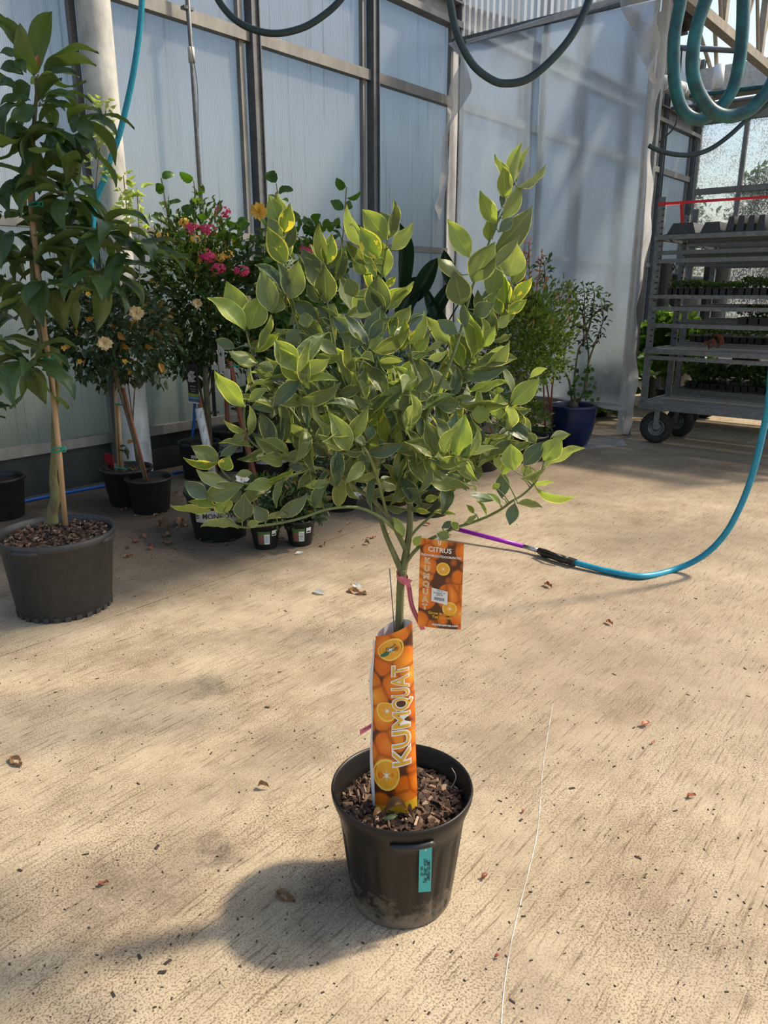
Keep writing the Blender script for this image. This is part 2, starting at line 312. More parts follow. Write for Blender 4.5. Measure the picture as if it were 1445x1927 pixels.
# ------------------------------------------------------------ leaf meshes
def leafdata(nv=8,nu=4,arch=.08,fold=.12,wave=.03,a=.85,b=.9,tip=0,hw=.5,serr=0):
    vs=[];fs=[];uv=[]
    for i in range(nv+1):
        v=i/nv; w=max(.0,math.sin(math.pi*min(1,v**a)))**b
        if tip: w*=1-tip*v*v
        if serr and 0<i<nv: w*=1+serr*(1 if i%2 else -1)
        w=max(w,.02)
        for j in range(nu+1):
            x=(j/nu*2-1); z=arch*4*v*(1-v)+fold*abs(x)*w+wave*math.sin(v*9+j*1.7)*abs(x)
            vs.append((x*hw*w,v,z)); uv.append((j/nu,v))
    for i in range(nv):
        for j in range(nu):
            p=i*(nu+1)+j; fs.append((p,p+1,p+nu+2,p+nu+1))
    return vs,fs,uv
def leafmesh(name,mat,**k):
    vs,fs,uv=leafdata(**k); me=bpy.data.meshes.new(name); me.from_pydata(vs,[],fs); u=me.uv_layers.new(name='UVMap')
    for lp in me.loops: u.data[lp.index].uv=uv[lp.vertex_index]
    me.polygons.foreach_set('use_smooth',[True]*len(me.polygons)); me.materials.append(mat); return me
def leafset(name,mat,n=4,**k):
    out=[]
    for i in range(n):
        q=dict(k); q['arch']=k.get('arch',.06)*uni(.4,1.7)*(1 if rnd()<.8 else -.6); q['fold']=k.get('fold',.12)*uni(.3,1.5); q['wave']=k.get('wave',.02)*uni(.3,2); q['a']=k.get('a',.85)*uni(.93,1.1)
        out.append(leafmesh(name,mat,**q))
    return out
def frame(B,T,w,nrm,L3=None):
    B=V(B);T=V(T); y=T-B; l=y.length; y=y/max(l,1e-6); z=nrm-y*nrm.dot(y)
    if z.length<1e-4: z=V((0,0,1))-y*y.z
    z.normalize(); x=y.cross(z)
    return Matrix(((x.x*w,y.x*l,z.x*l,B.x),(x.y*w,y.y*l,z.y*l,B.y),(x.z*w,y.z*l,z.z*l,B.z),(0,0,0,1)))
def leafobj(par,me,B,T,w,nrm,name='leaf'):
    o=bpy.data.objects.new(name,me); COL.objects.link(o); m=frame(B,T,w,nrm); m.translation=V(B)-wl(par); o.parent=par; o.matrix_basis=m; return o
def leafstuff(par,mats,name,mat,data,kind='stuff'):
    vs,fs,uv=data; A=np.array([(*v,1) for v in vs]); n=len(vs); off=wl(par) if par else V((0,0,0)); F=np.array(fs); allv=[];allf=[]
    for i,m in enumerate(mats):
        Mx=np.array(m); p=(A@Mx.T)[:,:3]-np.array(off); allv.append(p); allf.append(F+i*n)
    me=bpy.data.meshes.new(name); AV=np.concatenate(allv); AF=np.concatenate(allf); me.from_pydata(AV.tolist(),[],AF.tolist())
    u=me.uv_layers.new(name='UVMap'); UV=np.tile(np.array(uv),(len(mats),1)); idx=AF.reshape(-1); u.data.foreach_set('uv',UV[idx].reshape(-1))
    me.materials.append(mat); o=bpy.data.objects.new(name,me); COL.objects.link(o)
    if par:o.parent=par
    if kind: o['kind']=kind
    return o
def rdir():
    while True:
        v=V((uni(-1,1),uni(-1,1),uni(-1,1)))
        if .1<v.length<1: return v.normalized()
def text(body,size,par,mat,org,ex,ey,name='lettering',off=0.0,bendf=None,align='CENTER',sx=1):
    cu=bpy.data.curves.new(name,'FONT'); cu.body=body; cu.size=size; cu.align_x=align; cu.align_y='CENTER'; cu.offset=off; cu.resolution_u=3; cu.space_line=.95
    t=bpy.data.objects.new(name,cu); COL.objects.link(t); dg=bpy.context.evaluated_depsgraph_get(); me=bpy.data.meshes.new_from_object(t.evaluated_get(dg))
    bpy.data.objects.remove(t); bpy.data.curves.remove(cu)
    base=wl(par); ex=V(ex);ey=V(ey)
    if bendf:
        import bmesh
        bm=bmesh.new(); bm.from_mesh(me); bmesh.ops.triangulate(bm,faces=bm.faces); bmesh.ops.subdivide_edges(bm,edges=[e for e in bm.edges if e.calc_length()>size*.3],cuts=2); bm.to_mesh(me); bm.free()
    for v in me.vertices:
        p=bendf(v.co.x*sx,v.co.y) if bendf else V(org)+ex*(v.co.x*sx)+ey*v.co.y
        v.co=p-base
    me.materials.clear(); me.materials.append(mat); o=bpy.data.objects.new(name,me); COL.objects.link(o); o.parent=par; return o
def quad(par,name,mat,c,ex,ey,w,h,th=.0015):
    ex=V(ex).normalized();ey=V(ey).normalized(); return MB().obox(V(c),ex,ey,ex.cross(ey),w/2,h/2,th/2).build(name,mat,par)
# ============================================================ STRUCTURE
WN=-5.2
fl=root('floor',(0,0,0),kind='structure')
for (a,b,c,d) in [(-5.3,-2.903,-4,8.1),(-2.897,4,-4,8.1),(-5.3,-2.903,8.106,17),(-2.897,6,8.106,17)]:
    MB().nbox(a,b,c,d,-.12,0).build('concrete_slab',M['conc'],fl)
tag(MB().nbox(-60,60,-40,90,-.4,-.125).build('ground',M['earth']),kind='structure')
lines=MB()
for pts,w in [([(1040,1325),(1022,1440),(1012,1560),(992,1650),(965,1760),(950,1850),(943,1927)],.0022),([(1262,1378),(1250,1420),(1236,1470)],.0008)]:
    P=catmull([G(*p)+ZD*.0012 for p in pts],8)
    for i in range(len(P)-1):
        t=(P[i+1]-P[i]).normalized(); lines.obox((P[i]+P[i+1])/2,t,ZD.cross(t),ZD,(P[i+1]-P[i]).length/2,w*uni(.15,.55),.0002)
lines.build('chalk_line',M['white'],fl)
wall=root('wall_left',NU(WN,2,0),kind='structure')
posts=[-1.4,.12,1.6,3.12,4.55,6.03,7.45,8.95,10.45,11.95,13.45,14.95]
for i,u in enumerate(posts):
    pm=MB().nbox(WN+.0,WN+.012,u-.045,u+.045,0,5.3); pm.nbox(WN,WN+.09,u-.045,u-.035,0,5.3); pm.nbox(WN,WN+.09,u+.035,u+.045,0,5.3); pm.nbox(WN+.06,WN+.07,u-.036,u+.036,0,5.3)
    p=pm.build('post',M['alud'],wall)
    if 2<i<8:
        bt=MB()
        for z in (.6,1.2,2.2,2.5,3.2,3.3,3.4):
            for s in(-.02,.02): bt.lathe([(0,.006),(.006,.004),(.006,0)],NU(WN+.07,u+s,z),6)
        bt.build('bolt',M['black'],p)
    MB().nbox(WN-.01,WN+.035,u-.14,u-.095,0,5.3).build('mullion',M['alu'],wall)
rows=[(.0,.30),(.37,1.81),(1.87,3.31),(3.40,4.06),(4.28,5.3)]
for a,b in zip(posts[:-1],posts[1:]):
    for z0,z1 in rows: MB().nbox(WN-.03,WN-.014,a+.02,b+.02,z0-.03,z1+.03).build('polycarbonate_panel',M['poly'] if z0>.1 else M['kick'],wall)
    for z0,z1,d in [(.30,.37,.045),(1.81,1.87,.05),(3.31,3.40,.06)]:
        MB().nbox(WN-.012,WN+d,a+.047,b-.047,z0,z1).build('rail',M['alu'],wall)
MB().nbox(WN-.02,WN+.10,-1.4,15.1,4.06,4.12).nbox(WN-.02,WN+.02,-1.4,15.1,4.12,4.28).nbox(WN-.02,WN+.10,-1.4,15.1,4.28,4.30).build('eave_beam',M['alu'],wall)
# end wall
EU=15.2
ew=root('wall_end',NU(-2,EU,0),kind='structure')
NS=[-5.15,-4.35,-3.5,-2.65,-1.8,-.9,0,1,2,3,4]
for n in NS:
    MB().nbox(n-.035,n+.035,EU-.06,EU+.04,.75,4.4).build('mullion',M['alu'],ew)
for n,n2 in zip(NS[:-1],NS[1:]):
    for z0,z1 in [(.8,1.95),(2.0,3.12),(3.22,4.3)]:
        MB().nbox(n+.035,n2-.035,EU-.012,EU+.0,z0,z1).build('pane',M['glass'],ew)
for z0,z1 in [(.0,.78),(1.95,2.02),(3.12,3.22),(4.3,4.65)]:
    MB().nbox(-5.2,5,EU-.05,EU+.05,z0,z1).build('rail',M['alu'] if z0>.5 else M['pvc'],ew)
# added roof strip, unseen above the frame, shaped to shade the left wall's floor
rf=root('unseen_shade_strip',NU(-1.8,2,4.35),kind='structure')
for i in range(12):
    u=-4+i*1.03
    if i in(): continue
    MB().nbox(-2.95,-.75,u+.03,u+.97,4.32,4.34).build('shade_strip_panel',M['shade'],rf)
for n in(-2.97,-.73): MB().nbox(n-.04,n+.04,-4,8.4,4.25,4.4).build('shade_strip_rail',M['galv'],rf)
# pole and conduit
pl=root('support_pole',NU(-5.0,3.06,0),'thick round off-white painted pole standing against the left wall','pole')
MB().lathe([(.118,0),(.118,.02),(.112,.03),(.110,1.0)],NU(-5.0,3.06,0),32).lathe([(.110,1.0),(.109,3.28)],NU(-5.0,3.06,0),32).lathe([(.107,3.30),(.107,5.2)],NU(-5.0,3.06,0),32).build('pole_pipe',M['pole'],pl,True)
MB().lathe([(.109,1.0),(.117,1.005),(.117,1.02),(.109,1.025)],NU(-5.0,3.06,0),32).build('strap',M['galvd'],pl,True)
MB().lathe([(.107,3.27),(.113,3.275),(.113,3.30),(.107,3.305)],NU(-5.0,3.06,0),32).build('coupling',M['pole'],pl,True)
cd=root('conduit',NU(-5.1,3.86,0),'thin grey metal conduit running vertically up the left wall','pipe')
MB().tube([NU(-5.06,3.86,.4),NU(-5.06,3.86,5.1)],.016,10).build('conduit_pipe',M['galv'],cd,True)
MB().tube([NU(-5.06,3.86,3.02),NU(-5.06,3.86,3.12)],.024,10).build('coupling',M['pvc'],cd,True)
for z_ in(3.36,.42): MB().nbox(-5.10,-5.05,3.82,3.9,z_,z_+.02).build('clamp',M['galvd'],cd)
# plastic partition
dv=root('wall_partition',NU(-4,7.3,0),kind='structure')
DU=7.3
def sheet(mb,fn,nx,ny,th=.0):
    vs=[fn(i/nx,j/ny) for j in range(ny+1) for i in range(nx+1)]
    return mb.add(vs,[(j*(nx+1)+i,j*(nx+1)+i+1,(j+1)*(nx+1)+i+1,(j+1)*(nx+1)+i) for j in range(ny) for i in range(nx)])
def wav(n,z,k=.012): return k*noise.noise(V((n*1.2,z*1.1,3)))+k*.4*noise.noise(V((n*5,z*2.5,7)))
def thick(fn,mat,name,par,nx,ny,th=.004):
    mb=MB(); sheet(mb,fn,nx,ny); 
    if mat is not M['filmw']: k=len(mb.v); vs=[V(v)+UD*th for v in mb.v]; f=[tuple(reversed([i+k for i in q])) for q in mb.f]; mb.v+=[tuple(v) for v in vs]; mb.f+=f
    return mb.build(name,mat,par,True)
thick(lambda a,b:NU(-5.02+2.07*a,DU+wav(a*2,b*3.6,.03),.31+(3.56-.02*a)*b),M['film'],'film_sheet',dv,40,60)
thick(lambda a,b:NU(-5.19+.155*a,DU+.02+.02*math.sin(a*5+b*7),.05+3.85*b),M['filmw'],'film_sheet',dv,6,30)
MB().nbox(-5.19,-2.9,DU+.02,DU+.07,3.88,3.95).build('top_rail',M['galvd'],dv)
MB().nbox(-5.045,-5.03,DU-.012,DU+.03,.05,3.85).build('slit_batten',M['galvd'],dv)
MB().nbox(-2.93,-2.87,DU+.01,DU+.07,0,4.9).build('post',M['galv'],dv)
MB().nbox(-2.965,-2.945,DU-.03,DU+.01,.05,4.6).build('batten',M['pvc'],dv)
MB().nbox(-5.19,-2.9,DU+.02,DU+.06,.26,.31).build('bottom_rail',M['alu'],dv)
# posts of the partition frame seen through the film
MB().nbox(-4.1,-4.05,DU+.05,DU+.1,.3,3.9).build('stud',M['galv'],dv)
thick(lambda a,b:NU(-2.98+(.13+.035*math.sin(b*17)+.012*math.sin(b*61))*a,DU-.03-.025*math.sin(a*3+b*9)*a,.02+4.3*b),M['filmw'],'loose_film',dv,6,70)
def flap():
    Lp=[(1280,235),(1340,330),(1300,480),(1265,640),(1256,780),(1250,900),(1205,1060),(1172,1200),(1172,1445)]
    Rp=[(1335,190),(1402,430),(1372,540),(1305,690),(1268,800),(1284,980),(1262,1100),(1215,1220),(1222,1445)]
    q=lambda L:catmull([D(400+x/2.89,y/2.89,7.17) for x,y in L],6)
    A,B=q(Lp),q(Rp); n=len(A)-1
    return lambda a,b:(lambda i:A[i].lerp(B[i],a)+UD*.04*math.sin(a*4+i*.4))(round(b*n))
thick(flap(),M['filmw'],'loose_film',dv,5,48,.003)
def rag(P,nm='loose_film',uo=7.2,am=.05,mat='filmw'):
    # P rows of (left,right) pixels down the sheet
    A=catmull([D(*p[0],uo) for p in P],6); B=catmull([D(*p[1],uo) for p in P],6); n=len(A)-1
    thick(lambda a,b:(lambda i:A[i].lerp(B[i],a)+UD*am*math.sin(a*5+i*.7))(round(b*n)),M[mat],nm,dv,8,n)
rag([((1172,-40),(1236,-40)),((1170,10),(1238,20)),((1195,70),(1240,70)),((1206,110),(1232,130)),((1222,150),(1232,160))])
rag([((875,75),(1165,-8)),((878,84),(1168,3))],am=.02)
rag([((1000,743),(1175,758)),((1060,752),(1178,768)),((1120,765),(1172,775))],am=.02)
# corrugated clear strip above the partition
cm=MB(); nn=120; vs=[]
for j,z in enumerate((3.96,5.1)):
    for i in range(nn+1): vs.append(NU(-5.15+2.2*i/nn,7.42+.016*(1 if (i//2)%2 else -1),z))
cm.add(vs,[(i,i+1,nn+2+i,nn+1+i) for i in range(nn)]); cm.build('corrugated_panel',M['corr'],dv)
# ------------------------------------------------------------ roof steel at the top right
tr=root('roof_truss',G(1370,62,4.0),'tan steel lattice truss crossing the top right corner of the greenhouse','truss')
n0,_=nu(G(1370,62,4.0)); u0=nu(G(1287,5,4.0))[1]
def trn(f,z): return NU(n0,f,z)
MB().nbox(n0-.05,n0+.05,5,15,3.94,4.03).build('lower_chord',M['tan'],tr)
MB().nbox(n0-.03,n0+.03,5,15,4.62,4.69).build('upper_chord',M['tan'],tr)
for k in range(14):
    u=5.4+k*.7; MB().tube([trn(u,4.03),trn(u+.35,4.62)],.02,8).tube([trn(u+.35,4.62),trn(u+.7,4.03)],.02,8).build('lattice_bar',M['tan'],tr)
    MB().nbox(n0-.035,n0+.035,u+.0,u+.09,4.03,4.62).build('gusset',M['tan'],tr)
tag(MB().nbox(n0+.55,n0+1.1,6,14.6,4.72,4.76).build('ridge_board',M['plank']),'pale yellow sunlit board above the lattice truss, in the top right corner','board')
eb=root('eave_purlin',NU(-3,14.9,3.95),'wide white steel girder over the glazed end wall','beam')
MB().nbox(-5.1,3,14.7,15.1,4.66,4.72).nbox(-5.1,3,14.7,14.76,4.72,5.1).build('girder_web',M['pvc'],eb)
for a in (0,1): MB().tube([W(1308,35,-5.0)+ND*.3*a,W(1337,128,-5.0)+ND*.1*a],.035,8).build('brace_bar',M['tan'],eb,True)
tag(MB().tube([D(1255,89,11),D(1390,95,11)],.035,8).build('tie_rod',M['galv'],smooth=True),'horizontal grey tie rod below the roof, behind the hanging teal hoses','rod')
ip=root('heating_pipe',W(1245,160,-4.9),'fat lagged pipe running along the left wall, beyond the plastic partition','pipe')
a,b=W(1236,153,-4.95),W(1335,186,-4.95); b=a+(b-a).normalized()*min((b-a).length,(14.9-nu(a)[1]))
MB().tube([a,b],.11,14).build('lagging',M['pvc'],ip,True)
for k in range(6): p=a.lerp(b,.08+k*.16); t=(b-a).normalized(); MB().tube([p-t*.02,p+t*.02],.118,14).build('band',M['white'],ip,True)
tag(MB().tube([D(1354,122,14.2),D(1350,168,14.2)],.085,12).build('vent_stack',M['white'],smooth=True),'short fat white vertical vent pipe under the end wall girder','pipe')
for (p,q,r,mt,lb) in [((1298,181),(1500,155),.03,'hoset','upper dark teal pipe crossing in front of the end wall glass'),((1263,204),(1500,176),.022,'galvd','thin grey rod just under the dark teal pipe by the end wall')]:
    tag(MB().tube([D(*p,11.5),D(*q,11.5)],r,8).build('pipe',M[mt],smooth=True),lb,'pipe')
fn=root('circulation_fan',D(1268,45,8.6),'black fan motor hung under the roof right of the plastic partition','fan')
c=D(1262,42,8.6); MB().tube([c-ND*.16,c-ND*.12,c+ND*.1,c+ND*.15],[.06,.115,.115,.07],14).build('motor',M['black'],fn,True)
c2=D(1290,36,8.6); MB().tube([c2-ND*.10-UD*.05,c2-UD*.05,c2+ND*.11],[.07,.13,.10],14).build('gearbox',M['black'],fn,True)
MB().obox(c+ZD*.22,ND,UD,ZD,.03,.03,.2).obox(c-ZD*.12,ND,UD,ZD,.17,.05,.012).build('bracket',M['galvd'],fn)
MB().tube([c-ZD*.1-ND*.1,D(1246,68,8.6),D(1238,75,8.6)],.016,8).build('strut',M['galv'],fn)
# overhead hoses
def hose(name,pts,r,mat,label,dep,mode='D'):
    P=[ (D(x,y,dep) if mode=='D' else AY(x,y,dep)) if len(t)==2 else AY(x,y,t[2]) for t in pts for x,y in [t[:2]]]
    Q=catmull(P,8)
    if pts[0][1]<0: Q=[Q[0]+(Q[0]-Q[1]).normalized()*.25+ZD*1.3,Q[0]+(Q[0]-Q[1]).normalized()*.15+ZD*.1]+Q
    if pts[-1][1]<0: Q=Q+[Q[-1]+(Q[-1]-Q[-2]).normalized()*.15+ZD*.1,Q[-1]+(Q[-1]-Q[-2]).normalized()*.25+ZD*1.3]
    return tag(MB().tube(Q,r,12).build(name,M[mat],smooth=True),label,'hose')
hose('hose',[(395,-40),(412,2),(440,35),(475,55),(520,63),(570,52),(610,28),(640,0),(665,-40)],.0165,'hosed','dark grey-green hose sagging in a shallow loop at the top left of centre',4.2,'Y')
hose('hose',[(842,-40),(848,10),(862,70),(890,122),(925,150),(952,157),(990,150),(1030,120),(1070,75),(1098,25),(1115,-20)],.0175,'hosed','dark teal hose hanging in a deep loop in front of the plastic partition',3.9,'Y')
z=5.84
hose('hose',[(1200+x/z,y/z) for x,y in [(475,-160),(465,30),(400,400),(395,750),(420,1000),(500,1220),(640,1312),(770,1285),(910,1180),(1050,960),(1120,650),(1152,300),(1160,0),(1162,-160)]],.0215,'hoset','left one of two thick teal hoses looped at the top right',2.9,'Y')
hose('hose',[(1200+x/z,y/z) for x,y in [(800,-160),(745,0),(650,290),(603,600),(612,850),(690,1060),(820,1220),(1000,1278),(1200,1225),(1330,1110),(1450,960),(1600,600),(1660,100),(1670,-200)]],.0215,'hoset','right one of two thick teal hoses looped at the top right, cut by the frame',2.7,'Y')
hose('hose',[(1200+x/z,y/z) for x,y in [(120,1600),(235,1655),(400,1695),(600,1700),(800,1635),(1000,1495),(1200,1315),(1430,1145),(1600,1000),(1800,600),(1850,-100)]],.018,'hosed','thin black hose sagging beside the partition edge below the teal loops',6.4,'Y')
hose('hose',[(x,y) for x,y in [(267,-60),(267,0),(262,60),(252,130),(240,190),(224,255),(208,300),(195,340),(180,378),(175,420),(172,520)]],.019,'hoseb','bright blue hose hanging down behind the round pole at the left wall',5.35,'Y')
hose('wire',[(348,-20),(352,40),(362,100),(371,160),(373,240)],.0025,'black','thin black wire dangling beside the metal conduit on the left wall',5.9,'Y')
hose('wire',[(1283,90),(1278,160),(1275,210),(1268,240),(1240,268)],.006,'black','thin black cable hanging between the teal hoses and the partition edge',6.2,'Y')
# blue hose on the floor by the left wall
P=[G(x,y,.012) for x,y in [(-30,958),(60,940),(130,926),(190,915),(260,903),(330,890)]]+[G(356,884,.012),W(362,820,-4.95),W(366,780,-4.98),W(367,700,-5.0),W(368,620,-5.02)]
tag(MB().tube(catmull(P,6),.0125,10).build('hose',M['hosec'],smooth=True),'bright blue hose lying along the foot of the left wall','hose')
# ------------------------------------------------------------ watering wand and its hose
wr=root('watering_wand',G(1030,1045,0),'watering wand with purple tube and black grip, on the floor behind the kumquat','wand')
def gz(x,y,z): return G(x,y,z)
A=[gz(845,992,.07),gz(985,1028,.03)]; B=[gz(985,1028,.03),gz(1016,1037,.026)]; Cg=[gz(1014,1036,.026),gz(1025,1041,.026),gz(1040,1046,.026),gz(1058,1052,.026),gz(1072,1056,.026)]
MB().tube(A,.0125,12).build('tube',M['purple'],wr,True); MB().tube(B,.0125,12).build('collar',M['chrome'],wr,True)
MB().tube(Cg,[.017,.024,.019,.022,.019],12).build('grip',M['black'],wr,True); MB().tube([gz(1070,1055,.026),gz(1082,1059,.026)],.023,8).build('coupling',M['rubber'],wr)
MB().tube([gz(1015,1034,.045),gz(1040,1041,.055),gz(1058,1049,.045)],.007,8).build('trigger',M['black'],wr,True)
g1=gz(1205,1084,.018)
P=[gz(1080,1058,.026),gz(1140,1074,.018),g1]+[AY(x,y,Y) for x,y,Y in [(1265,1073,3.62),(1320,1048,3.6),(1362,1008,3.58),(1392,955,3.56),(1415,895,3.54),(1434,820,3.52),(1446,755,3.5),(1452,690,3.48),(1462,600,3.46),(1475,300,3.4),(1480,-100,3.4),(1480,-400,3.4)]]
tag(MB().tube(catmull(P,8),.0155,14).build('hose',M['hoseb'],smooth=True),'light blue hose joined to the watering wand, rising out at the right edge','hose')
# ------------------------------------------------------------ carts
def cart(n0,n1,u0,u1,label,full=True):
    r=root('nursery_cart',NU((n0+n1)/2,(u0+u1)/2,0),label,'cart')
    for n in (n0,n1):
        for u in (u0,u1): 
            p=MB().nbox(n-.028,n+.028,u-.018,u+.018,.32,2.20 if u==u0 else 2.1).build('post',M['galv'],r)
            if n==n0 and full:
                h=MB()
                for k in range(24): h.nbox(n+.005,n+.0285,u-.019,u-.0175,.95+k*.052,.962+k*.052)
                tag(h.build('slots',M['black'],p),kind='stuff')
    def shelf(z,th,mesh=True):
        s=MB().nbox(n0,n1,u0-.05,u0-.02,z-th,z).nbox(n0,n1,u1+.02,u1+.05,z-th,z).nbox(n0-.03,n0,u0-.05,u1+.05,z-th,z).nbox(n1,n1+.03,u0-.05,u1+.05,z-th,z).build('shelf_frame',M['galv'],r)
        if mesh:
            m=MB(); k=int((n1-n0)/.022)
            for i in range(k):
                a=n0+(i+.5)*(n1-n0)/k; sl=.07
                m.obox(NU(a,(u0+u1)/2,z-.012),(ND*sl+UD*.7).normalized(),ZD.cross((ND*sl+UD*.7)).normalized(),ZD,(u1-u0)/2+.02,.0035,.003)
            for i in range(22):
                b=u0+(i+.5)*(u1-u0)/22; m.nbox(n0,n1,b-.003,b+.003,z-.018,z-.012)
            tag(m.build('expanded_mesh',M['mesh'],s),kind='stuff')
        return s
    shelf(.40,.065); shelf(.89,.04); shelf(1.37,.03); shelf(1.88,.04)
    for z in (.83,1.12,1.27,1.75,1.68):
        MB().nbox(n0,n1,u0-.03,u0+.0,z-.035,z).nbox(n0,n1,u1,u1+.03,z-.035,z).build('cross_rail',M['galv' if z<1.7 else 'galvd'],r)
    return r
def wheel(r,n,u,ang=0):
    c=NU(n,u,.15); ax=(UD*math.cos(ang)+ND*math.sin(ang)).normalized(); e1=ax.cross(ZD).normalized()
    prof=[(.075,-.035),(.09,-.045),(.12,-.047),(.142,-.035),(.152,-.012),(.152,.012),(.142,.035),(.12,.047),(.09,.045),(.075,.035)]
    def lat(pr,seg=28):
        mb=MB();vs=[];fs=[]
        for i,(rr,h) in enumerate(pr):
            for k in range(seg):
                a=2*math.pi*k/seg; vs.append(c+(e1*math.cos(a)+ZD*math.sin(a))*rr+ax*h)
        for i in range(len(pr)-1):
            for k in range(seg): q=(k+1)%seg; fs.append((i*seg+k,i*seg+q,(i+1)*seg+q,(i+1)*seg+k))
        return mb.add(vs,fs)
    w=lat(prof).build('wheel',M['rubber'],r,True)
    lat([(.0,-.02),(.03,-.03),(.032,-.012),(.058,-.015),(.066,-.038),(.076,-.04),(.076,.03)]).build('hub',M['galv'],w,True)
    MB().obox(c-ax*.055+ZD*.08,e1,ax,ZD,.025,.003,.09).obox(c+ax*.055+ZD*.08,e1,ax,ZD,.025,.003,.09).obox(c+ZD*.165,e1,ax,ZD,.03,.06,.006).tube([c-ax*.06,c+ax*.06],.012,8).build('caster_fork',M['galv'],r)
c1=cart(-2.64,-.7,7.03,7.68,'tall galvanised nursery cart nearest the camera, at the right edge')
wheel(c1,-2.53,7.13,-.25); wheel(c1,-2.47,7.60,.35); wheel(c1,-.8,7.13); wheel(c1,-.8,7.6)
c2_=cart(-2.75,-.6,8.25,9.0,'second galvanised cart of plants, standing behind the nearest cart',False)
for n in(-2.65,-.7):
    for u in(8.3,8.95): wheel(c2_,n,u)
# red tape
p0,p1,p2=D(1238,384,7.0),D(1450,370,6.98),D(1282,383,7.66)
tp=root('caution_tape',p0,'bright red plastic tape stretched across the top of the nearest cart','tape')
def strip(mb,a,b,w,up=ZD): t=(V(b)-V(a)).normalized(); side=up-t*up.dot(t); side.normalize(); return mb.obox((V(a)+V(b))/2,t,side,t.cross(side),(V(b)-V(a)).length/2,w/2,.0008)
strip(MB(),p0,p1,.022).build('tape_run',M['red'],tp); strip(MB(),p0-ZD*.015,p2,.012).build('tape_run',M['red'],tp)
strip(MB(),p2,D(1284,420,7.66),.03,ND).build('tape_tail',M['red'],tp)
# trays, seedlings
sd=leafdata(nv=3,nu=2,arch=.15,fold=.15,a=.8,b=.8)
def seeds(par,n0,n1,u0,u1,z,h,n,size,mat='seed'):
    ms=[]
    for _ in range(n):
        b=NU(uni(n0,n1),uni(u0,u1),z+h*(rnd()**.7)); d=(rdir()+ZD*.5).normalized(); l=size*uni(.6,1.3); ms.append(frame(b,b+d*l,l*.6,(rdir()+ZD).normalized()))
    return leafstuff(par,ms,'seedlings',M[mat],sd)
def tray(n0,n1,u0,u1,z,label,h=.06,plants=.06,group='seedling trays on the carts',size=.035,cnt=500):
    r=root('seedling_tray',NU((n0+n1)/2,(u0+u1)/2,z),label,'tray',group)
    m=MB(); k=5; 
    for i in range(k):
        for j in range(3):
            a=n0+(n1-n0)*(i+.05)/k; b=n0+(n1-n0)*(i+.95)/k; c=u0+(u1-u0)*(j+.05)/3; d=u0+(u1-u0)*(j+.95)/3
            m.nbox(a+.004,b-.004,c+.004,d-.004,z,z+h)
    m.nbox(n0,n1,u0,u1,z+h-.006,z+h); m.build('tray_cells',M['black'],r)
    seeds(r,n0,n1,u0,u1,z+h,plants,cnt,size)
    return r
k=0
for n in (-2.25,-1.95): pass
for i,(a,b) in enumerate([(-2.56,-2.3),(-2.28,-1.98),(-1.95,-1.65),(-1.55,-1.2)]):
    tray(a,b,7.1,7.6,1.372,['seedling tray on the middle cart shelf, next to the left post','dark seedling tray second from the left on the middle cart shelf','pale green low seedling tray in the middle of the middle cart shelf','bushy seedling tray at the right end of the middle cart shelf'][i],plants=[.05,.03,.07,.10][i],cnt=450)
tray(-1.75,-1.4,7.1,7.6,1.882,'green seedling tray on the top cart shelf, right of the black trays',plants=.05)
tray(-1.95,-1.5,7.2,7.62,1.125 if 0 else 1.122,'dark seedling tray on the side rails below the middle cart shelf',plants=.08)
lab2=['lowest rear seedling tray just right of the cart posts','lowest rear seedling tray, second from the left','tall bushy seedling tray in the lowest rear row','lowest rear seedling tray with a gap beside it','lowest rear seedling tray at the right edge']
for i,(a,b) in enumerate([(-2.7,-2.36),(-2.34,-1.98),(-1.96,-1.6),(-1.45,-1.1),(-1.08,-.7)]):
    tray(a,b,8.3,8.95,.402,lab2[i],plants=.17,size=.06,cnt=420)
lab3=['rear upper seedling tray behind the left cart posts','rear upper seedling tray above the bare mesh shelf, left of centre','rear upper seedling tray above the bare mesh shelf, centre','rear upper seedling tray above the bare mesh shelf, right of centre','rear upper seedling tray at the right edge of the frame']
for i,(a,b) in enumerate([(-2.7,-2.36),(-2.34,-1.98),(-1.96,-1.6),(-1.58,-1.22),(-1.2,-.8)]):
    tray(a,b,8.3,8.95,.892,lab3[i],plants=.08,size=.04,cnt=380)
def nest(n0,n1,u0,u1,z,h,label,ribs):
    r=root('empty_tray',NU((n0+n1)/2,(u0+u1)/2,z),label,'tray','upturned black trays on the top shelf')
    m=MB().nbox(n0-.01,n1+.01,u0-.01,u1+.01,z,z+.008)
    w=(n1-n0)/ribs
    for i in range(ribs):
        a=n0+i*w+.006; b=n0+(i+1)*w-.006; t=.16*w
        vs=[NU(a,u0,z),NU(b,u0,z),NU(b,u1,z),NU(a,u1,z),NU(a+t,u0+.03,z+h),NU(b-t,u0+.03,z+h),NU(b-t,u1-.03,z+h),NU(a+t,u1-.03,z+h)]
        m.add(vs,[(0,3,2,1),(4,5,6,7),(0,1,5,4),(1,2,6,5),(2,3,7,6),(3,0,4,7)])
    m.build('tray_shell',M['blackg'],r); return r
nest(-2.6,-2.33,7.05,7.55,1.882,.10,'low black upturned tray on the top cart shelf, beside the left post',1)
nest(-2.31,-2.12,7.05,7.55,1.882,.095,'narrow black upturned tray, between the two larger ones on the top cart shelf',1)
nest(-2.10,-1.78,7.05,7.55,1.882,.13,'tall black upturned tray with ribbed end, on the top cart shelf',4)
dl=root('dry_leaf',NU(-2.16,7.3,.895),'brown dry leaf lying on the bare mesh shelf of the cart','leaf')
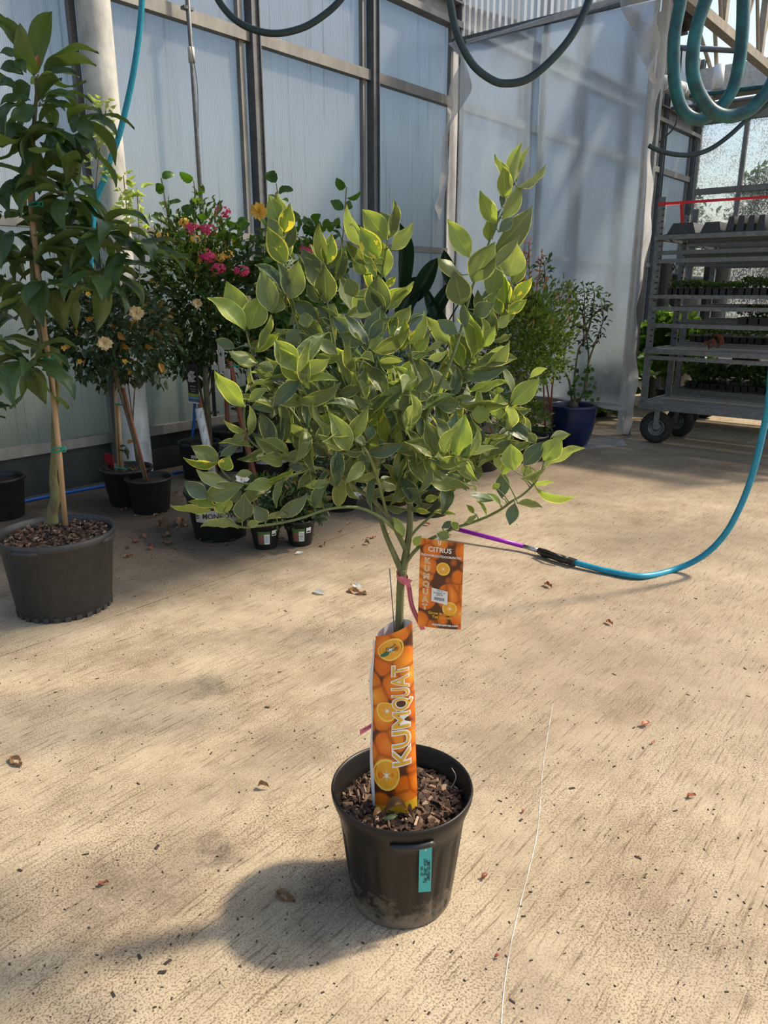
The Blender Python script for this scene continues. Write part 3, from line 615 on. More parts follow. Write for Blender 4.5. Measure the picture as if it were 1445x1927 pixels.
for k in range(4): leafobj(dl,leafmesh('dry_leaf_blade',M['dryred'],arch=.3,fold=.4,wave=.1),NU(-2.18+.02*k,7.28,.90),NU(-2.18+.02*k,7.28,.90)+(rdir()*.09+ZD*.05),.05,ZD,'blade')
# things beyond the carts
def pot_lathe(r0,r1,h,rim=.012,rimh=.03,th=.004,soil=None):
    return [(0,.0),(r0*.94,0),(r0,.008),(r0+(r1-r0)*.93,h-rimh-.004),(r1+rim*.55,h-rimh),(r1+rim,h-rimh*.6),(r1+rim,h-.004),(r1+rim*.5,h),(r1,h-.003),(r1-th,h-rimh),(r0+(r1-r0)*.62,h*.75),(r0*.93,.02)]
lad=root('stepladder',NU(-2.2,11.2,0),'yellow stepladder standing behind the carts, seen between their shelves','ladder')
for s in(0,.42):
    MB().tube([NU(-2.35+s,11,0),NU(-2.22+s*.8,11.2,1.9)],.035,6).build('side_rail',M['yellow'],lad); MB().tube([NU(-2.35+s,11.9,0),NU(-2.22+s*.8,11.3,1.9)],.025,6).build('rear_leg',M['yellow'],lad)
for k in range(6): MB().obox(NU(-2.12,11.04+k*.03,.3*(k+.9)),ND,UD,ZD,.2,.05,.015).build('step',M['alu'],lad)
for i,(x,y,w,h,u,lb) in enumerate([(1250,493,.22,1.2,9.9,'slim black bin standing behind the carts near their left posts'),(1352,485,.30,1.2,10.3,'tall wide black bin behind the middle cart shelf'),(1262,515,.3,.9,10.4,'dark green barrel behind the left cart posts'),(1318,520,.24,1.0,10.6,'white plastic drum between the black bins behind the cart')]):
    p=D(x,y,u); b=V((p.x,p.y,0)); r=root('bin',b,lb,'bin'); mt=['blackg','blackg','dgreen','white'][i]; H=p.z
    MB().lathe([(0,0),(w*.42,0),(w*.5,.05),(w*.46,H*.5),(w*.52,H-.04),(w*.54,H-.03),(w*.54,H),(w*.5,H),(w*.44,H*.5),(w*.4,.08)],b,20).build('bin_body',M[mt],r,True); MB().tube([b+ND*w*.5+ZD*(H-.1),b+ND*w*.66+ZD*(H-.06),b+ND*w*.5+ZD*(H-.02)],.012,6).build('handle',M[mt],r,True)
bn=root('plank_bench',NU(-2.4,12.2,0),'long slatted bench with white edge boards far behind the carts','bench')
for k in range(5): MB().nbox(-4.2,-.2,12.0+k*.16,12.13+k*.16,.86,.9).build('slat',M['wstick'],bn)
for z in(.95,.7,.5): MB().nbox(-4.2,-.2,11.94,11.97,z-.11,z-.02).build('edge_board',M['white'],bn)
for n in(-4,-2.3,-.4): MB().nbox(n-.05,n+.05,12,12.08,0,.86).nbox(n-.05,n+.05,12.7,12.78,0,.86).build('leg',M['wstick'],bn)
for i,(n,u,w,h,lb) in enumerate([(-2.6,10.0,.35,.55,'dark seat with black cushions behind the lower left of the carts'),(-1.35,10.3,.5,.5,'black covered mower-like machine behind the bare mesh shelf'),(-.8,13.7,.5,.5,'stack of red-brown clay bricks behind the carts, near the right edge')]):
    r=root(['chair','machine','brick_stack'][i],NU(n,u,0),lb,['chair','machine','bricks'][i])
    if i<2:
        MB().obox(NU(n,u,h*.6),ND,UD,ZD,w*.5,.25,.06).build('seat',M['blackg'],r); MB().obox(NU(n,u+.25,h*1.1),ND,(UD+ZD*.3).normalized(),(ZD-UD*.3).normalized(),w*.45,.04,.28).build('backrest',M['black'],r)
        for a in(-1,1):
            for b in(-1,1): MB().tube([NU(n+a*w*.4,u+b*.2,h*.6),NU(n+a*w*.48,u+b*.28,0)],.018,6).build('leg',M['galvd'],r)
    else:
        for z_ in range(14):
            for q in range(3): MB().nbox(n-.3+q*.21,n-.1+q*.21,u,u+.1,.02+z_*.075,.085+z_*.075).build('brick',M['brick'],r)
# outside trees
td=leafdata(nv=3,nu=2,arch=.1,a=.8)
for i,(n,u,h,r_,lb) in enumerate([(-5.6,23,3.4,1.3,'bushy pale green tree outside the end wall, just right of the corner post'),(-4.35,18.3,4.6,1.0,'tall dark tree outside the end wall at the right edge'),(-9.5,25,4.0,2.0,'broad pale tree far outside the end wall'),(2.6,21,5,1.6,'green tree outside the end wall, beyond the right edge'),(-9.5,12,3.0,1.8,'blurred shrub outside the left wall beyond the partition')]):
    b=NU(n,u,-.12); r=root('tree',b,lb,'tree')
    MB().tube([b,b+ZD*h*.4,b+ZD*h*.75+ND*.2],[.14,.1,.04],8).build('trunk',M['bark'],r,True)
    ms=[]
    for _ in range(2600):
        d=rdir()*(rnd()**.4)*r_; p=b+ZD*h*.62+V((d.x,d.y,d.z*h*.33)); l=uni(.14,.3); ms.append(frame(p,p+(rdir()-ZD*.5).normalized()*l,l*.4,rdir()))
    leafstuff(r,ms,'foliage',M['tree'],td)
# ============================================================ KUMQUAT
KY=1.48; KB=V((.042,KY,0))
kt=root('kumquat_tree',KB,'grafted variegated kumquat tree in a black pot on the concrete, centre foreground','tree')
def K(x,y,d=0): return AY(x,y,KY+d)
def ribw(an,z):
    k=(an*18/(2*math.pi))%1; return 1-(.022 if (k<.26) and .02<z<.215 else 0)
def potmat():
    m,nt,out=newmat('kumquat_pot'); b=nd(nt,'ShaderNodeBsdfPrincipled'); L(nt,b.outputs[0],out.inputs[0]); g=geo(nt); sz=nd(nt,'ShaderNodeSeparateXYZ'); L(nt,g,sz.inputs[0])
    f=mth(nt,'ADD',mth(nt,'MULTIPLY',sz.outputs[2],-6.5),mth(nt,'MULTIPLY',noi(nt,g,16,6,.75),2.1)); d=ramp(nt,f,[(.50,(0,0,0)),(.95,(1,1,1))])
    sp=ramp(nt,noi(nt,g,170,2),[(.68,(0,0,0)),(.74,(.5,.5,.5))])
    c=mixc(nt,mth(nt,'MULTIPLY',d,.75),ramp(nt,noi(nt,g,12,4),[(.3,(.008,.007,.006)),(.7,(.014,.012,.010))]),(.20,.165,.125)); c=mixc(nt,mth(nt,'MULTIPLY',sp,.3),c,(.2,.17,.13)); L(nt,c,b.inputs['Base Color']); b.inputs['Roughness'].default_value=.40; b.inputs['Specular IOR Level'].default_value=.35
    return m
kp=MB().lathe([(.0,.006),(.112,.004),(.118,.0),(.122,.006),(.1235,.02),(.1245,.03),(.143,.20),(.146,.225),(.1475,.238),(.150,.243),(.1555,.262),(.158,.268),(.1635,.285),(.165,.297),(.1635,.302),(.160,.303),(.157,.297),(.153,.272),(.149,.262),(.146,.25),(.144,.235),(.14,.2)],KB,144,ribw).build('pot',potmat(),kt,True)
hd=MB()
for k in range(15):
    a=math.radians(-90+ (k-7)*3.0+6); 
    hd_r=.1575
pts=[KB+V((.160*math.cos(math.radians(-83+(k-7)*2.6)),.160*math.sin(math.radians(-83+(k-7)*2.6)),.262)) for k in range(15)]
MB().tube(pts,[.002]+[.0075]*13+[.002],10).build('grip_lip',M['black'],kp,True)
MB().lathe([(0,.262),(.05,.258),(.10,.250),(.146,.243)],KB,48).build('soil',M['soil'],kt,True)
ch=MB()
for _ in range(620):
    a=uni(0,6.283); r=.140*math.sqrt(rnd()); p=KB+V((r*math.cos(a),r*math.sin(a),.260-.08*r+uni(-.001,.006)))
    e=rdir(); e.z*=.35; e.normalize(); f=e.cross(rdir()).normalized(); sc=uni(.5,1.4)
    ch.obox(p,e,f,e.cross(f),.010*sc,.0045*sc,.002*sc)
tag(ch.build('bark_chips',M['chip'],kt),kind='stuff')
MB().tube(catmull([K(850,1445,.07),K(858,1462,.06),K(850,1480,.05),K(838,1492,.05)],6),.0009,5).build('root_hair',M['cream'],kt)
# trunk and limbs: pixel polylines with depth behind (+) or before (-) the trunk, radius in metres
limbs={
'trunk':([(745,1510,0),(744,1420,0),(746,1300,0),(750,1200,0),(752,1150,0),(754,1100,0),(758,1070,0)],[.0105]*3+[.0095,.0088,.0088,.0098]),
'C':([(758,1075,0),(766,1030,0),(771,990,.0),(771,945,.0),(768,900,0),(765,850,.0),(758,800,.02),(748,750,.03),(740,700,.05)],[.009,.0075,.0068,.006,.005,.0045,.004,.0035,.003]),
'LL':([(755,1074,0),(740,1040,-.01),(727,1010,-.01),(716,975,.0),(706,940,.02),(700,905,.03),(694,860,.05),(684,800,.07),(668,740,.08)],[.0075,.006,.0055,.005,.004,.0035,.0035,.003,.0025]),
'L1':([(764,1035,0),(746,1000,-.02),(728,968,-.03),(700,940,-.04),(665,915,-.05),(640,885,-.06),(615,850,-.07),(594,830,-.07),(568,800,-.07),(545,769,-.06),(520,750,-.05),(506,735,-.05),(490,705,-.04),(484,690,-.04),(472,660,-.03),(463,622,-.02)],[.006,.005,.0045,.0042,.004,.0038,.0035,.0033,.003,.003,.0027,.0025,.0022,.002,.002,.0016]),
'L2':([(752,1004,-.02),(730,985,-.05),(716,973,-.07),(682,957,-.09),(649,954,-.11),(609,960,-.13),(573,973,-.14),(533,983,-.15),(478,991,-.16),(451,991,-.16),(427,976,-.16),(402,958,-.16)],[.004,.0035,.003,.003,.0028,.0026,.0025,.0024,.0022,.002,.0018,.0014]),
'L3':([(655,908,-.05),(628,893,-.07),(600,881,-.09),(551,894,-.12),(515,909,-.13),(472,911,-.14),(442,906,-.14),(420,888,-.14),(411,869,-.14)],[.003,.003,.0028,.0026,.0024,.0022,.002,.0018,.0014]),
'L4':([(615,886,-.08),(575,874,-.09),(551,869,-.1),(509,854,-.11),(478,836,-.12),(466,820,-.12),(460,790,-.12),(461,754,-.12)],[.0025,.0025,.0023,.0021,.002,.0018,.0016,.0013]),
'U1':([(660,912,-.05),(640,860,.0),(618,800,.02),(600,740,.02),(582,680,.02),(562,620,.0),(546,565,-.01),(541,520,-.01),(537,490,-.01),(534,450,-.01),(528,400,-.01)],[.0035,.003,.003,.0028,.0026,.0024,.0022,.002,.0018,.0015,.001]),
'U2':([(700,905,.03),(672,840,.02),(650,770,.03),(638,700,.04),(628,640,.04),(617,580,.03),(612,545,.03),(615,500,.03),(620,455,.03)],[.003,.003,.0028,.0026,.0024,.002,.0018,.0015,.001]),
'U3':([(755,795,.02),(735,740,.05),(720,690,.07),(712,640,.08),(708,600,.08),(714,560,.08),(718,520,.08),(726,470,.08),(735,430,.08)],[.003,.003,.0028,.0026,.0024,.0022,.0018,.0015,.001]),
'U4':([(770,930,0),(785,850,-.03),(800,790,-.05),(825,730,-.06),(848,680,-.07),(865,630,-.07),(875,590,-.07),(886,550,-.07),(898,515,-.07),(915,470,-.07),(930,430,-.07),(946,400,-.07),(958,370,-.07),(968,342,-.07)],[.004,.0035,.0033,.003,.003,.0028,.0026,.0025,.0022,.002,.0018,.0016,.0014,.001]),
'U5':([(785,850,-.03),(810,800,.0),(850,745,.01),(872,705,.01),(890,670,.01),(915,640,.01),(935,605,.01),(950,580,.01)],[.003,.003,.0028,.0026,.0024,.002,.0016,.001]),
'R1':([(762,1062,0),(778,1040,-.01),(800,1020,-.02),(830,1005,-.03),(857,993,-.04),(880,986,-.05),(915,973,-.06),(945,957,-.07),(962,944,-.08),(985,930,-.08),(1005,910,-.08),(1018,888,-.08),(1025,865,-.08)],[.004,.004,.0036,.0033,.003,.003,.0028,.0026,.0024,.0022,.002,.0017,.001]),
'R2':([(772,1010,0),(790,990,.02),(820,963,.03),(840,940,.03),(860,915,.03),(880,890,.02),(903,860,.02),(920,835,.01),(935,805,.01),(950,780,.01),(958,765,.01)],[.003,.0028,.0026,.0026,.0024,.0024,.0022,.002,.0018,.0014,.001]),
'R3':([(768,900,0),(790,870,-.06),(815,855,-.09),(845,860,-.1),(860,862,-.1)],[.003,.0026,.0022,.0018,.001]),
'M1':([(765,850,0),(780,790,-.08),(790,740,-.1),(780,690,-.11),(770,650,-.1),(765,610,-.08)],[.003,.0028,.0026,.0022,.002,.001]),
'M2':([(694,860,.05),(690,800,-.03),(685,750,-.09),(672,710,-.11),(690,660,-.1),(700,630,-.1)],[.003,.0028,.0026,.0022,.002,.001]),
'M3':([(728,968,-.03),(710,900,-.10),(690,850,-.14),(660,820,-.15),(635,800,-.15)],[.003,.0028,.0026,.0022,.001]),
'M4':([(615,850,-.07),(600,790,-.12),(580,750,-.14),(566,722,-.15),(562,705,-.15)],[.0028,.0026,.0022,.0018,.001]),
'B1':([(765,850,.0),(720,790,.14),(680,720,.2),(650,660,.22),(640,610,.2)],[.003,.0028,.0026,.0022,.001]),
'B2':([(768,880,.0),(800,820,.14),(830,750,.2),(850,690,.2),(860,640,.2)],[.003,.0028,.0026,.0022,.001]),
'B3':([(700,905,.03),(640,850,.12),(590,790,.16),(560,730,.18),(540,680,.16)],[.003,.0028,.0026,.0022,.001]),
'W1':([(645,556+12,.0),(600,600,.0),(560,640,.0)],[.001,.001,.001])}
del limbs['W1']
BR=[]
for nme,(P,R) in limbs.items():
    pts=[K(*p) for p in P]; cc=catmull(pts,5); rr=[]
    for i in range(len(R)-1): rr+= [R[i]+(R[i+1]-R[i])*j/5 for j in range(5)]
    rr.append(R[-1])
    if nme=='trunk': kb=MB().tube(cc,rr,14).build('trunk',M['kbark'],kt,True)
    else:
        MB().tube(cc,rr,9).build('branch',M['kbark'] if rr[0]>.0041 else M['twig'],kt,True)
        for i,q in enumerate(cc): BR.append((q,nme,i/len(cc)))
def proj(p):
    q=p-O0; f=q.y*c_-q.z*s_; up=q.y*s_+q.z*c_; return 722.5+CF*q.x/f,963.5-CF*up/f
BRP=[(proj(q),q,n,f) for q,n,f in BR]
ks={k:leafset('citrus_leaf',M[k],5,arch=.07,fold=.10,wave=.03,a=.86,b=1.08,nv=9) for k in ('kl','kb','kd','kv')}
twg=MB()
A6=((380,260),3.6125,[ # base, tip, width, kind
(548,640,455,385,100,'kb'),(555,600,505,365,70,'kl'),(560,640,600,440,88,'kv'),(545,690,445,540,75,'kl'),(568,860,440,600,110,'kv'),(570,760,625,570,60,'kd'),
(850,860,800,575,75,'kl'),(850,860,880,645,92,'kv'),(860,885,955,740,45,'kl'),(825,850,735,720,45,'kv'),(595,1095,660,830,130,'kl'),(585,1090,510,840,80,'kd'),(480,1190,400,895,120,'kl'),(500,1190,430,940,60,'kv'),(480,1190,520,1060,110,'kl'),
(845,1115,830,855,125,'kl'),(800,1090,650,790,80,'kl'),(790,950,675,745,110,'kd'),(790,1120,710,990,60,'kd'),(1100,740,985,450,75,'kl'),(1260,695,1090,480,125,'kb'),(1265,680,1300,420,60,'kl'),(1255,620,1210,500,90,'kd'),(1285,760,1435,570,80,'kb'),(1240,950,1230,700,105,'kb'),(1200,820,1070,600,120,'kv'),(1115,860,985,700,60,'kl'),(1110,930,1020,800,70,'kl'),(1180,960,1085,765,55,'kv'),
(1025,1200,930,930,80,'kl'),(1030,1190,1165,1005,110,'kl'),(1040,1080,985,945,90,'kl'),(1190,1240,1200,925,150,'kl'),(1250,1190,1140,1000,60,'kd'),(1260,1160,1440,975,60,'kl'),(1245,1010,1320,935,40,'kv'),(1250,1310,1420,1135,85,'kl'),
(300,1290,165,970,140,'kb'),(290,1310,35,1085,100,'kb'),(320,1300,410,1060,142,'kb'),(400,1100,490,1040,60,'kl'),(820,1290,900,1120,120,'kl'),(830,1340,620,1215,90,'kl'),(790,1230,610,1100,90,'kd'),
(355,1450,525,1325,70,'kv'),(370,1440,470,1200,50,'kl'),(230,1430,90,1370,60,'kd'),(380,1530,185,1445,80,'kb'),(660,1590,495,1370,130,'kb'),(670,1590,870,1500,80,'kl'),(690,1520,770,1400,70,'kd'),(580,1400,500,1290,80,'kl'),(570,1400,680,1300,90,'kl'),
(1090,1400,935,1330,90,'kl'),(1130,1420,960,1200,70,'kd'),(1140,1370,1240,1220,70,'kd'),(1130,1430,1230,1350,80,'kl'),(1165,1500,1335,1410,80,'kd'),(1180,1580,1365,1515,60,'kl'),(950,1480,750,1470,60,'kl'),(920,1470,740,1375,70,'kl'),(930,1310,890,1200,80,'kl'),(1010,1320,900,1190,80,'kl'),(720,1290,690,1180,80,'kl'),(1130,1180,1060,1100,90,'kd')])
B7=((700,260),3.6125,[(968,300,1015,30,80,'kb'),(985,290,1075,60,36,'kl'),(985,330,1180,180,30,'kl'),(945,330,835,110,52,'kl'),(900,415,890,175,82,'kb'),(885,550,1010,310,82,'kl'),(880,470,875,370,32,'kd'),(845,580,735,355,85,'kb'),(795,700,790,545,64,'kb'),(815,780,1090,460,130,'kl'),(860,640,960,540,60,'kd'),(820,690,880,480,50,'kd'),(660,810,510,550,110,'kb'),(680,975,835,705,150,'kl'),(610,1140,560,900,140,'kl'),(620,930,445,810,72,'kl'),(750,890,1010,650,62,'kd'),(930,940,990,710,140,'kl'),(800,1080,860,850,110,'kl'),(945,990,1050,850,70,'kl'),
(895,1200,900,940,92,'kb'),(930,1180,880,870,52,'kv'),(950,1120,1090,945,72,'kv'),(920,1190,1055,1095,62,'kv'),(880,1200,830,1075,62,'kv'),(530,1400,365,1205,90,'kl'),(580,1330,445,1235,80,'kd'),(740,1430,655,1170,90,'kb'),(760,1400,735,1210,52,'kb'),(750,1420,840,1270,72,'kb'),(670,1500,575,1220,72,'kb'),(625,1560,540,1330,80,'kv'),(660,1520,790,1290,60,'kb'),(850,1290,940,1195,62,'kb'),(830,1370,945,1330,36,'kl'),(770,1580,935,1380,80,'kl'),(710,1590,700,1490,70,'kl'),(560,1500,450,1500,90,'kl'),(380,1500,510,1455,50,'kl'),(380,1450,485,1385,40,'kl'),(240,1400,355,1170,62,'kb'),(200,1450,215,1220,62,'kv'),(250,1390,370,1310,80,'kv'),(300,1440,375,1360,72,'kb'),(240,1480,385,1465,50,'kv'),(120,1350,160,1180,60,'kv'),(350,1200,240,1290,40,'kd'),(640,1290,620,1120,60,'kd'),(740,1200,720,1030,60,'kd'),(690,1200,830,1120,90,'kd')])
C8=((320,650),3.284,[(465,380,275,155,92,'kb'),(490,350,610,265,52,'kl'),(480,560,490,370,46,'kl'),(425,625,305,690,46,'kd'),(510,635,300,605,32,'kl'),(470,545,380,590,46,'kl'),(470,530,330,460,36,'kl'),(300,715,130,620,92,'kl'),(300,720,80,690,46,'kv'),(330,770,370,680,80,'kv'),(390,850,160,765,72,'kl'),(410,800,510,790,42,'kl'),(235,945,85,840,82,'kd'),(215,940,455,860,105,'kl'),(350,1035,300,925,96,'kb'),(285,1000,110,965,50,'kv'),(250,1015,0,985,36,'kb'),(380,960,440,900,72,'kd'),(450,1075,460,920,102,'kd'),(410,1090,535,990,38,'kl'),(590,1085,520,990,80,'kd'),(600,1080,730,1050,36,'kl'),(650,1050,850,910,76,'kd'),(425,1130,190,1120,46,'kl'),(480,1110,560,1080,40,'kl'),(890,1010,985,850,62,'kd'),(770,745,570,830,36,'kv'),(1020,875,1020,770,66,'kd'),(910,785,785,890,60,'kl'),(880,880,990,840,46,'kl'),(950,850,820,860,50,'kb'),(830,760,730,740,50,'kd'),
(800,210,670,0,112,'kb'),(790,200,985,85,82,'kb'),(755,245,590,70,82,'kl'),(740,225,500,165,62,'kl'),(770,260,545,240,48,'kb'),(820,240,1040,220,42,'kb'),(800,300,990,370,62,'kl'),(800,265,1020,290,28,'kv'),(540,110,360,35,62,'kl'),(640,150,545,115,62,'kl'),(880,560,700,440,50,'kl'),(900,540,905,400,76,'kd'),(870,580,650,560,42,'kl'),(975,590,910,570,62,'kl'),(900,580,1010,480,62,'kl'),(800,580,790,655,62,'kl'),(1050,570,1080,470,62,'kd'),(1060,640,1150,700,62,'kd'),(1210,270,1200,155,102,'kl'),(1165,250,1050,40,72,'kl'),(1170,270,1040,300,62,'kl'),(1200,620,1100,490,50,'kl'),(1250,500,1220,580,62,'kd'),(1350,600,1290,410,86,'kb'),(1380,590,1445,480,110,'kb'),(1280,120,1440,85,72,'kl'),(1230,620,1400,640,42,'kb'),(1100,800,1330,830,40,'kl'),(1150,820,1300,760,40,'kl'),(1250,930,1330,890,50,'kd'),(950,1000,830,930,50,'kl')])
D9=((700,650),3.44,[(250,300,235,145,90,'kb'),(280,300,395,190,62,'kd'),(370,360,205,320,56,'kl'),(375,385,225,390,60,'kd'),(545,75,430,110,62,'kd'),(525,285,330,110,60,'kl'),(680,230,680,80,72,'kl'),(740,180,880,0,80,'kb'),(735,190,840,150,36,'kd'),(895,385,1085,215,108,'kb'),(1020,215,1135,150,40,'kb'),(905,310,825,130,42,'kl'),(815,490,820,300,92,'kb'),(630,300,885,240,52,'kb'),(560,375,880,375,58,'kl'),(820,310,815,265,52,'kl'),(840,495,945,385,28,'kv'),(560,385,410,380,90,'kl'),(765,450,640,440,100,'kb'),(590,470,485,500,72,'kv'),(545,720,605,440,130,'kb'),(510,700,385,460,72,'kl'),(410,710,335,480,90,'kl'),(330,715,220,545,62,'kl'),(110,630,240,490,102,'kl'),(110,590,60,425,72,'kb'),(190,480,200,390,42,'kd'),(325,600,280,430,52,'kd'),(660,640,725,550,72,'kd'),(710,660,860,590,72,'kl'),(720,580,880,575,26,'kl'),(580,740,820,665,46,'kl'),(540,750,590,810,62,'kl'),(700,665,640,650,50,'kb'),
(315,840,630,930,92,'kl'),(915,810,895,635,116,'kb'),(855,715,820,630,32,'kb'),(835,810,770,670,46,'kb'),(840,840,890,740,56,'kb'),(980,775,1115,620,92,'kd'),(1110,745,1230,590,112,'kb'),(1060,630,1005,560,52,'kl'),(1160,590,1285,575,56,'kl'),(1115,790,1375,665,60,'kb'),(965,860,1125,790,42,'kl'),(1035,920,1180,890,28,'kb'),(1060,920,1325,975,32,'kb'),(1040,890,1050,820,36,'kb'),(980,840,1020,780,72,'kl'),(940,1025,1105,1050,46,'kl'),(925,1020,890,1165,72,'kd'),(840,990,850,810,80,'kd'),(810,930,790,890,50,'kb'),(830,1040,740,960,32,'kb'),(800,1000,625,965,52,'kd'),(735,1110,675,1005,18,'kv'),(660,1085,610,1030,32,'kv'),(840,640,980,640,20,'kl'),(610,800,660,730,22,'kv'),(620,860,720,815,18,'kv'),
(430,1010,500,960,60,'kv'),(340,1000,430,980,42,'kv'),(250,1070,395,1030,46,'kd'),(280,1060,380,1080,32,'kv'),(225,985,50,990,42,'kl'),(210,1070,90,1035,42,'kl'),(400,1080,540,1095,22,'kv'),(205,1240,130,1110,50,'kb'),(270,1290,320,1230,50,'kb'),(220,880,70,770,52,'kl'),(490,830,290,740,82,'kd'),(500,1245,420,1215,62,'kl'),(520,1180,560,1150,60,'kv'),(450,1180,530,1140,40,'kd'),(600,1150,680,1090,30,'kl'),(560,790,500,760,80,'kb')])
nleaf=0
def kleaf(bx,by,tx,ty,wp,kind,dj=None,roll=None):
    global nleaf
    bp=min(BRP,key=lambda q:(q[0][0]-bx)**2+(q[0][1]-by)**2); dep=bp[1].y-KY
    d0=dep+uni(-.035,.01); Lpx=math.hypot(tx-bx,ty-by); dT=uni(-.35,.2)*Lpx*.0011
    B=K(bx,by,d0); T=K(tx,ty,d0+dT); w=wp/CF*(B-O0).length*1.2
    view=(O0-(B+T)/2).normalized(); ax=(T-B).normalized(); lim=(T-B).length*.50
    r=math.acos(min(1,w/lim)) if w<lim else 0; w2=max(w,lim if w<lim else w)
    r=min(r,1.15); r=r if rnd()<.65 else -r
    n=Matrix.Rotation(r,3,ax)@view
    if kind in('kl','kb') and rnd()<.5: n=-n if rnd()<.35 else n
    leafobj(kt,random.choice(ks[kind]),B,T,w2,n)
    if (bp[1]-B).length>.004:
        mid=(bp[1]+B)/2+ZD*.004; twg.tube([bp[1],mid,B],[.0014,.0012,.0009],5)
    nleaf+=1
for (o,s,lst) in (A6,B7,C8,D9):
    for bx,by,tx,ty,w,k in lst: kleaf(o[0]+bx/s,o[1]+by/s,o[0]+tx/s,o[1]+ty/s,w/s,k)
# remaining leaves along the limbs
cand=[(p,q,n,f) for p,q,n,f in BRP if (f>.4 or n[0] in'MB') and n not in('R1','L2','L3','L4','U4') and p[1]<900]
while nleaf<300:
    p,q,n,f=random.choice(cand); a=uni(-2.9,-.2) if rnd()<.75 else uni(0,6.28); l=uni(50,85)
    back=.06 if n[0]!='B' else .05
    B=q+V((uni(-.01,.01),uni(0,back),uni(-.01,.01))); d=(V((math.cos(a),uni(-.5,.5),-math.sin(a)))).normalized(); T=B+d*l/CF*1.55
    w=(T-B).length*uni(.38,.46); nn=(O0-B).normalized()+rdir()*.9
    leafobj(kt,random.choice(ks[random.choice(['kl','kl','kb','kd','kv'])]),B,T,w,nn); twg.tube([q,B],[.0013,.001],5); nleaf+=1
cand2=[(p,q,n,f) for p,q,n,f in BRP if (f>.3 or n[0] in'MBU') and n not in('R1','L2','U4') and p[1]<930 and p[0]>500]
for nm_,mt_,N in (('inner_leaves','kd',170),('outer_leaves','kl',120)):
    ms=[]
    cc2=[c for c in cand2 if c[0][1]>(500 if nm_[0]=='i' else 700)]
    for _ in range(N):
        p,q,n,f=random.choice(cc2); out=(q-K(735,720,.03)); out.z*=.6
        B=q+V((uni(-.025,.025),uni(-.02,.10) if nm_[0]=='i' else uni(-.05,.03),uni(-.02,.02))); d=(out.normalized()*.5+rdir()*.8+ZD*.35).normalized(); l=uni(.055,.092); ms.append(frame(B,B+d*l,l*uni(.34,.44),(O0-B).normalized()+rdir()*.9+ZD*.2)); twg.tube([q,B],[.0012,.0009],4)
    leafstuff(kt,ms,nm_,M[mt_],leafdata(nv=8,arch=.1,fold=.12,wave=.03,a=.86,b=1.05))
twg.build('twigs',M['twig'],kt,True)
# sleeve
sv=root('plant_sleeve',K(745,1533,-.035),'tall orange cardboard sleeve with fruit print reading KUMQUAT, wrapped round the trunk','tag')
Lp=catmull([K(*p,-.03) for p in [(706,1545),(705,1490),(701,1410),(702,1330),(701,1285),(704,1240),(707,1197)]],6)
Rp=catmull([K(*p,-.03) for p in [(785,1528),(785,1480),(782,1400),(781,1330),(779,1285),(777,1230),(776,1170)]],6)
def lp(L_,t):
    f=max(0,min(.9999,t))*(len(L_)-1); i=int(f); return L_[i].lerp(L_[i+1],f-i)
def svp(h,t,off=0,back=False):
    p=lp(Lp,t).lerp(lp(Rp,t),h); b=math.sin(math.pi*max(0,min(1,h)))**.7
    return p+V((0,(.040*b if back else -.018*b)-off,0))
def fruitmat(nm,sc,seed):
    m,nt,out=newmat(nm); b=nd(nt,'ShaderNodeBsdfPrincipled'); L(nt,b.outputs[0],out.inputs[0]); g=mapp(nt,geo(nt),(1,.3,.8),(0,.5,0),(seed,0,seed*2))
    v=nd(nt,'ShaderNodeTexVoronoi'); v.inputs['Scale'].default_value=sc; v.inputs['Randomness'].default_value=.85; L(nt,g,v.inputs['Vector'])
    e=nd(nt,'ShaderNodeTexVoronoi',feature='DISTANCE_TO_EDGE'); e.inputs['Scale'].default_value=sc; e.inputs['Randomness'].default_value=.85; L(nt,g,e.inputs['Vector'])
    c=ramp(nt,v.outputs['Distance'],[(0,(.95,.50,.10)),(.12,(.90,.33,.03)),(.55,(.72,.17,.008))]); hs=mixc(nt,.3,c,mixc(nt,.5,c,v.outputs['Color']),'SOFT_LIGHT')
    c=mixc(nt,ramp(nt,e.outputs['Distance'],[(.01,(.85,.85,.85)),(.11,(0,0,0))]),hs,(.42,.085,.006)); c=mixc(nt,ramp(nt,v.outputs['Distance'],[(.64,(0,0,0)),(.73,(1,1,1))]),c,(.09,.025,.008)); L(nt,c,b.inputs['Base Color']); b.inputs['Roughness'].default_value=.38; return m
fm=fruitmat('fruit_print',22,.13); fm2=fruitmat('fruit_print_small',30,.4)
mb=MB(); sheet(mb,lambda a,b:svp(a,b),16,36); fr=mb.build('printed_front',fm,sv,True)
mb=MB(); sheet(mb,lambda a,b:svp(a,b+ (.0 if b<.9 else .12*math.sin(math.pi*a)*(b-.9)*1),0,True),12,36); mb.build('white_back',M['white'],sv,True)
mb=MB(); sheet(mb,lambda a,b:lp(Lp,b*.97)+V((-.006*(1-a)*(.4+.9*abs(math.sin(b*7))),-.002+.008*(1-a),0)),3,36); mb.build('white_edge',M['white'],sv,True)
mb=MB(); sheet(mb,lambda a,b:svp(.5+(a-.5)*.99,.005+(.10+.012*a)*b,.0008),14,5); mb.build('yellow_band',pbr('yellow_print',(.80,.45,.02),.4,0,.08,10),sv,True)
TW,TH=.088,.415
def kb_(x,y,off=.0016): return svp(.69-y/TW,.535+x/TH,off)
text('KUMQUAT',.0505,sv,M['wink'],None,(1,0,0),(0,1,0),'word_outline',off=.0028,bendf=lambda x,y:kb_(x,y,.0014),sx=.88)
text('KUMQUAT',.0505,sv,M['gold'],None,(1,0,0),(0,1,0),'word',bendf=lambda x,y:kb_(x,y,.0026),sx=.88)
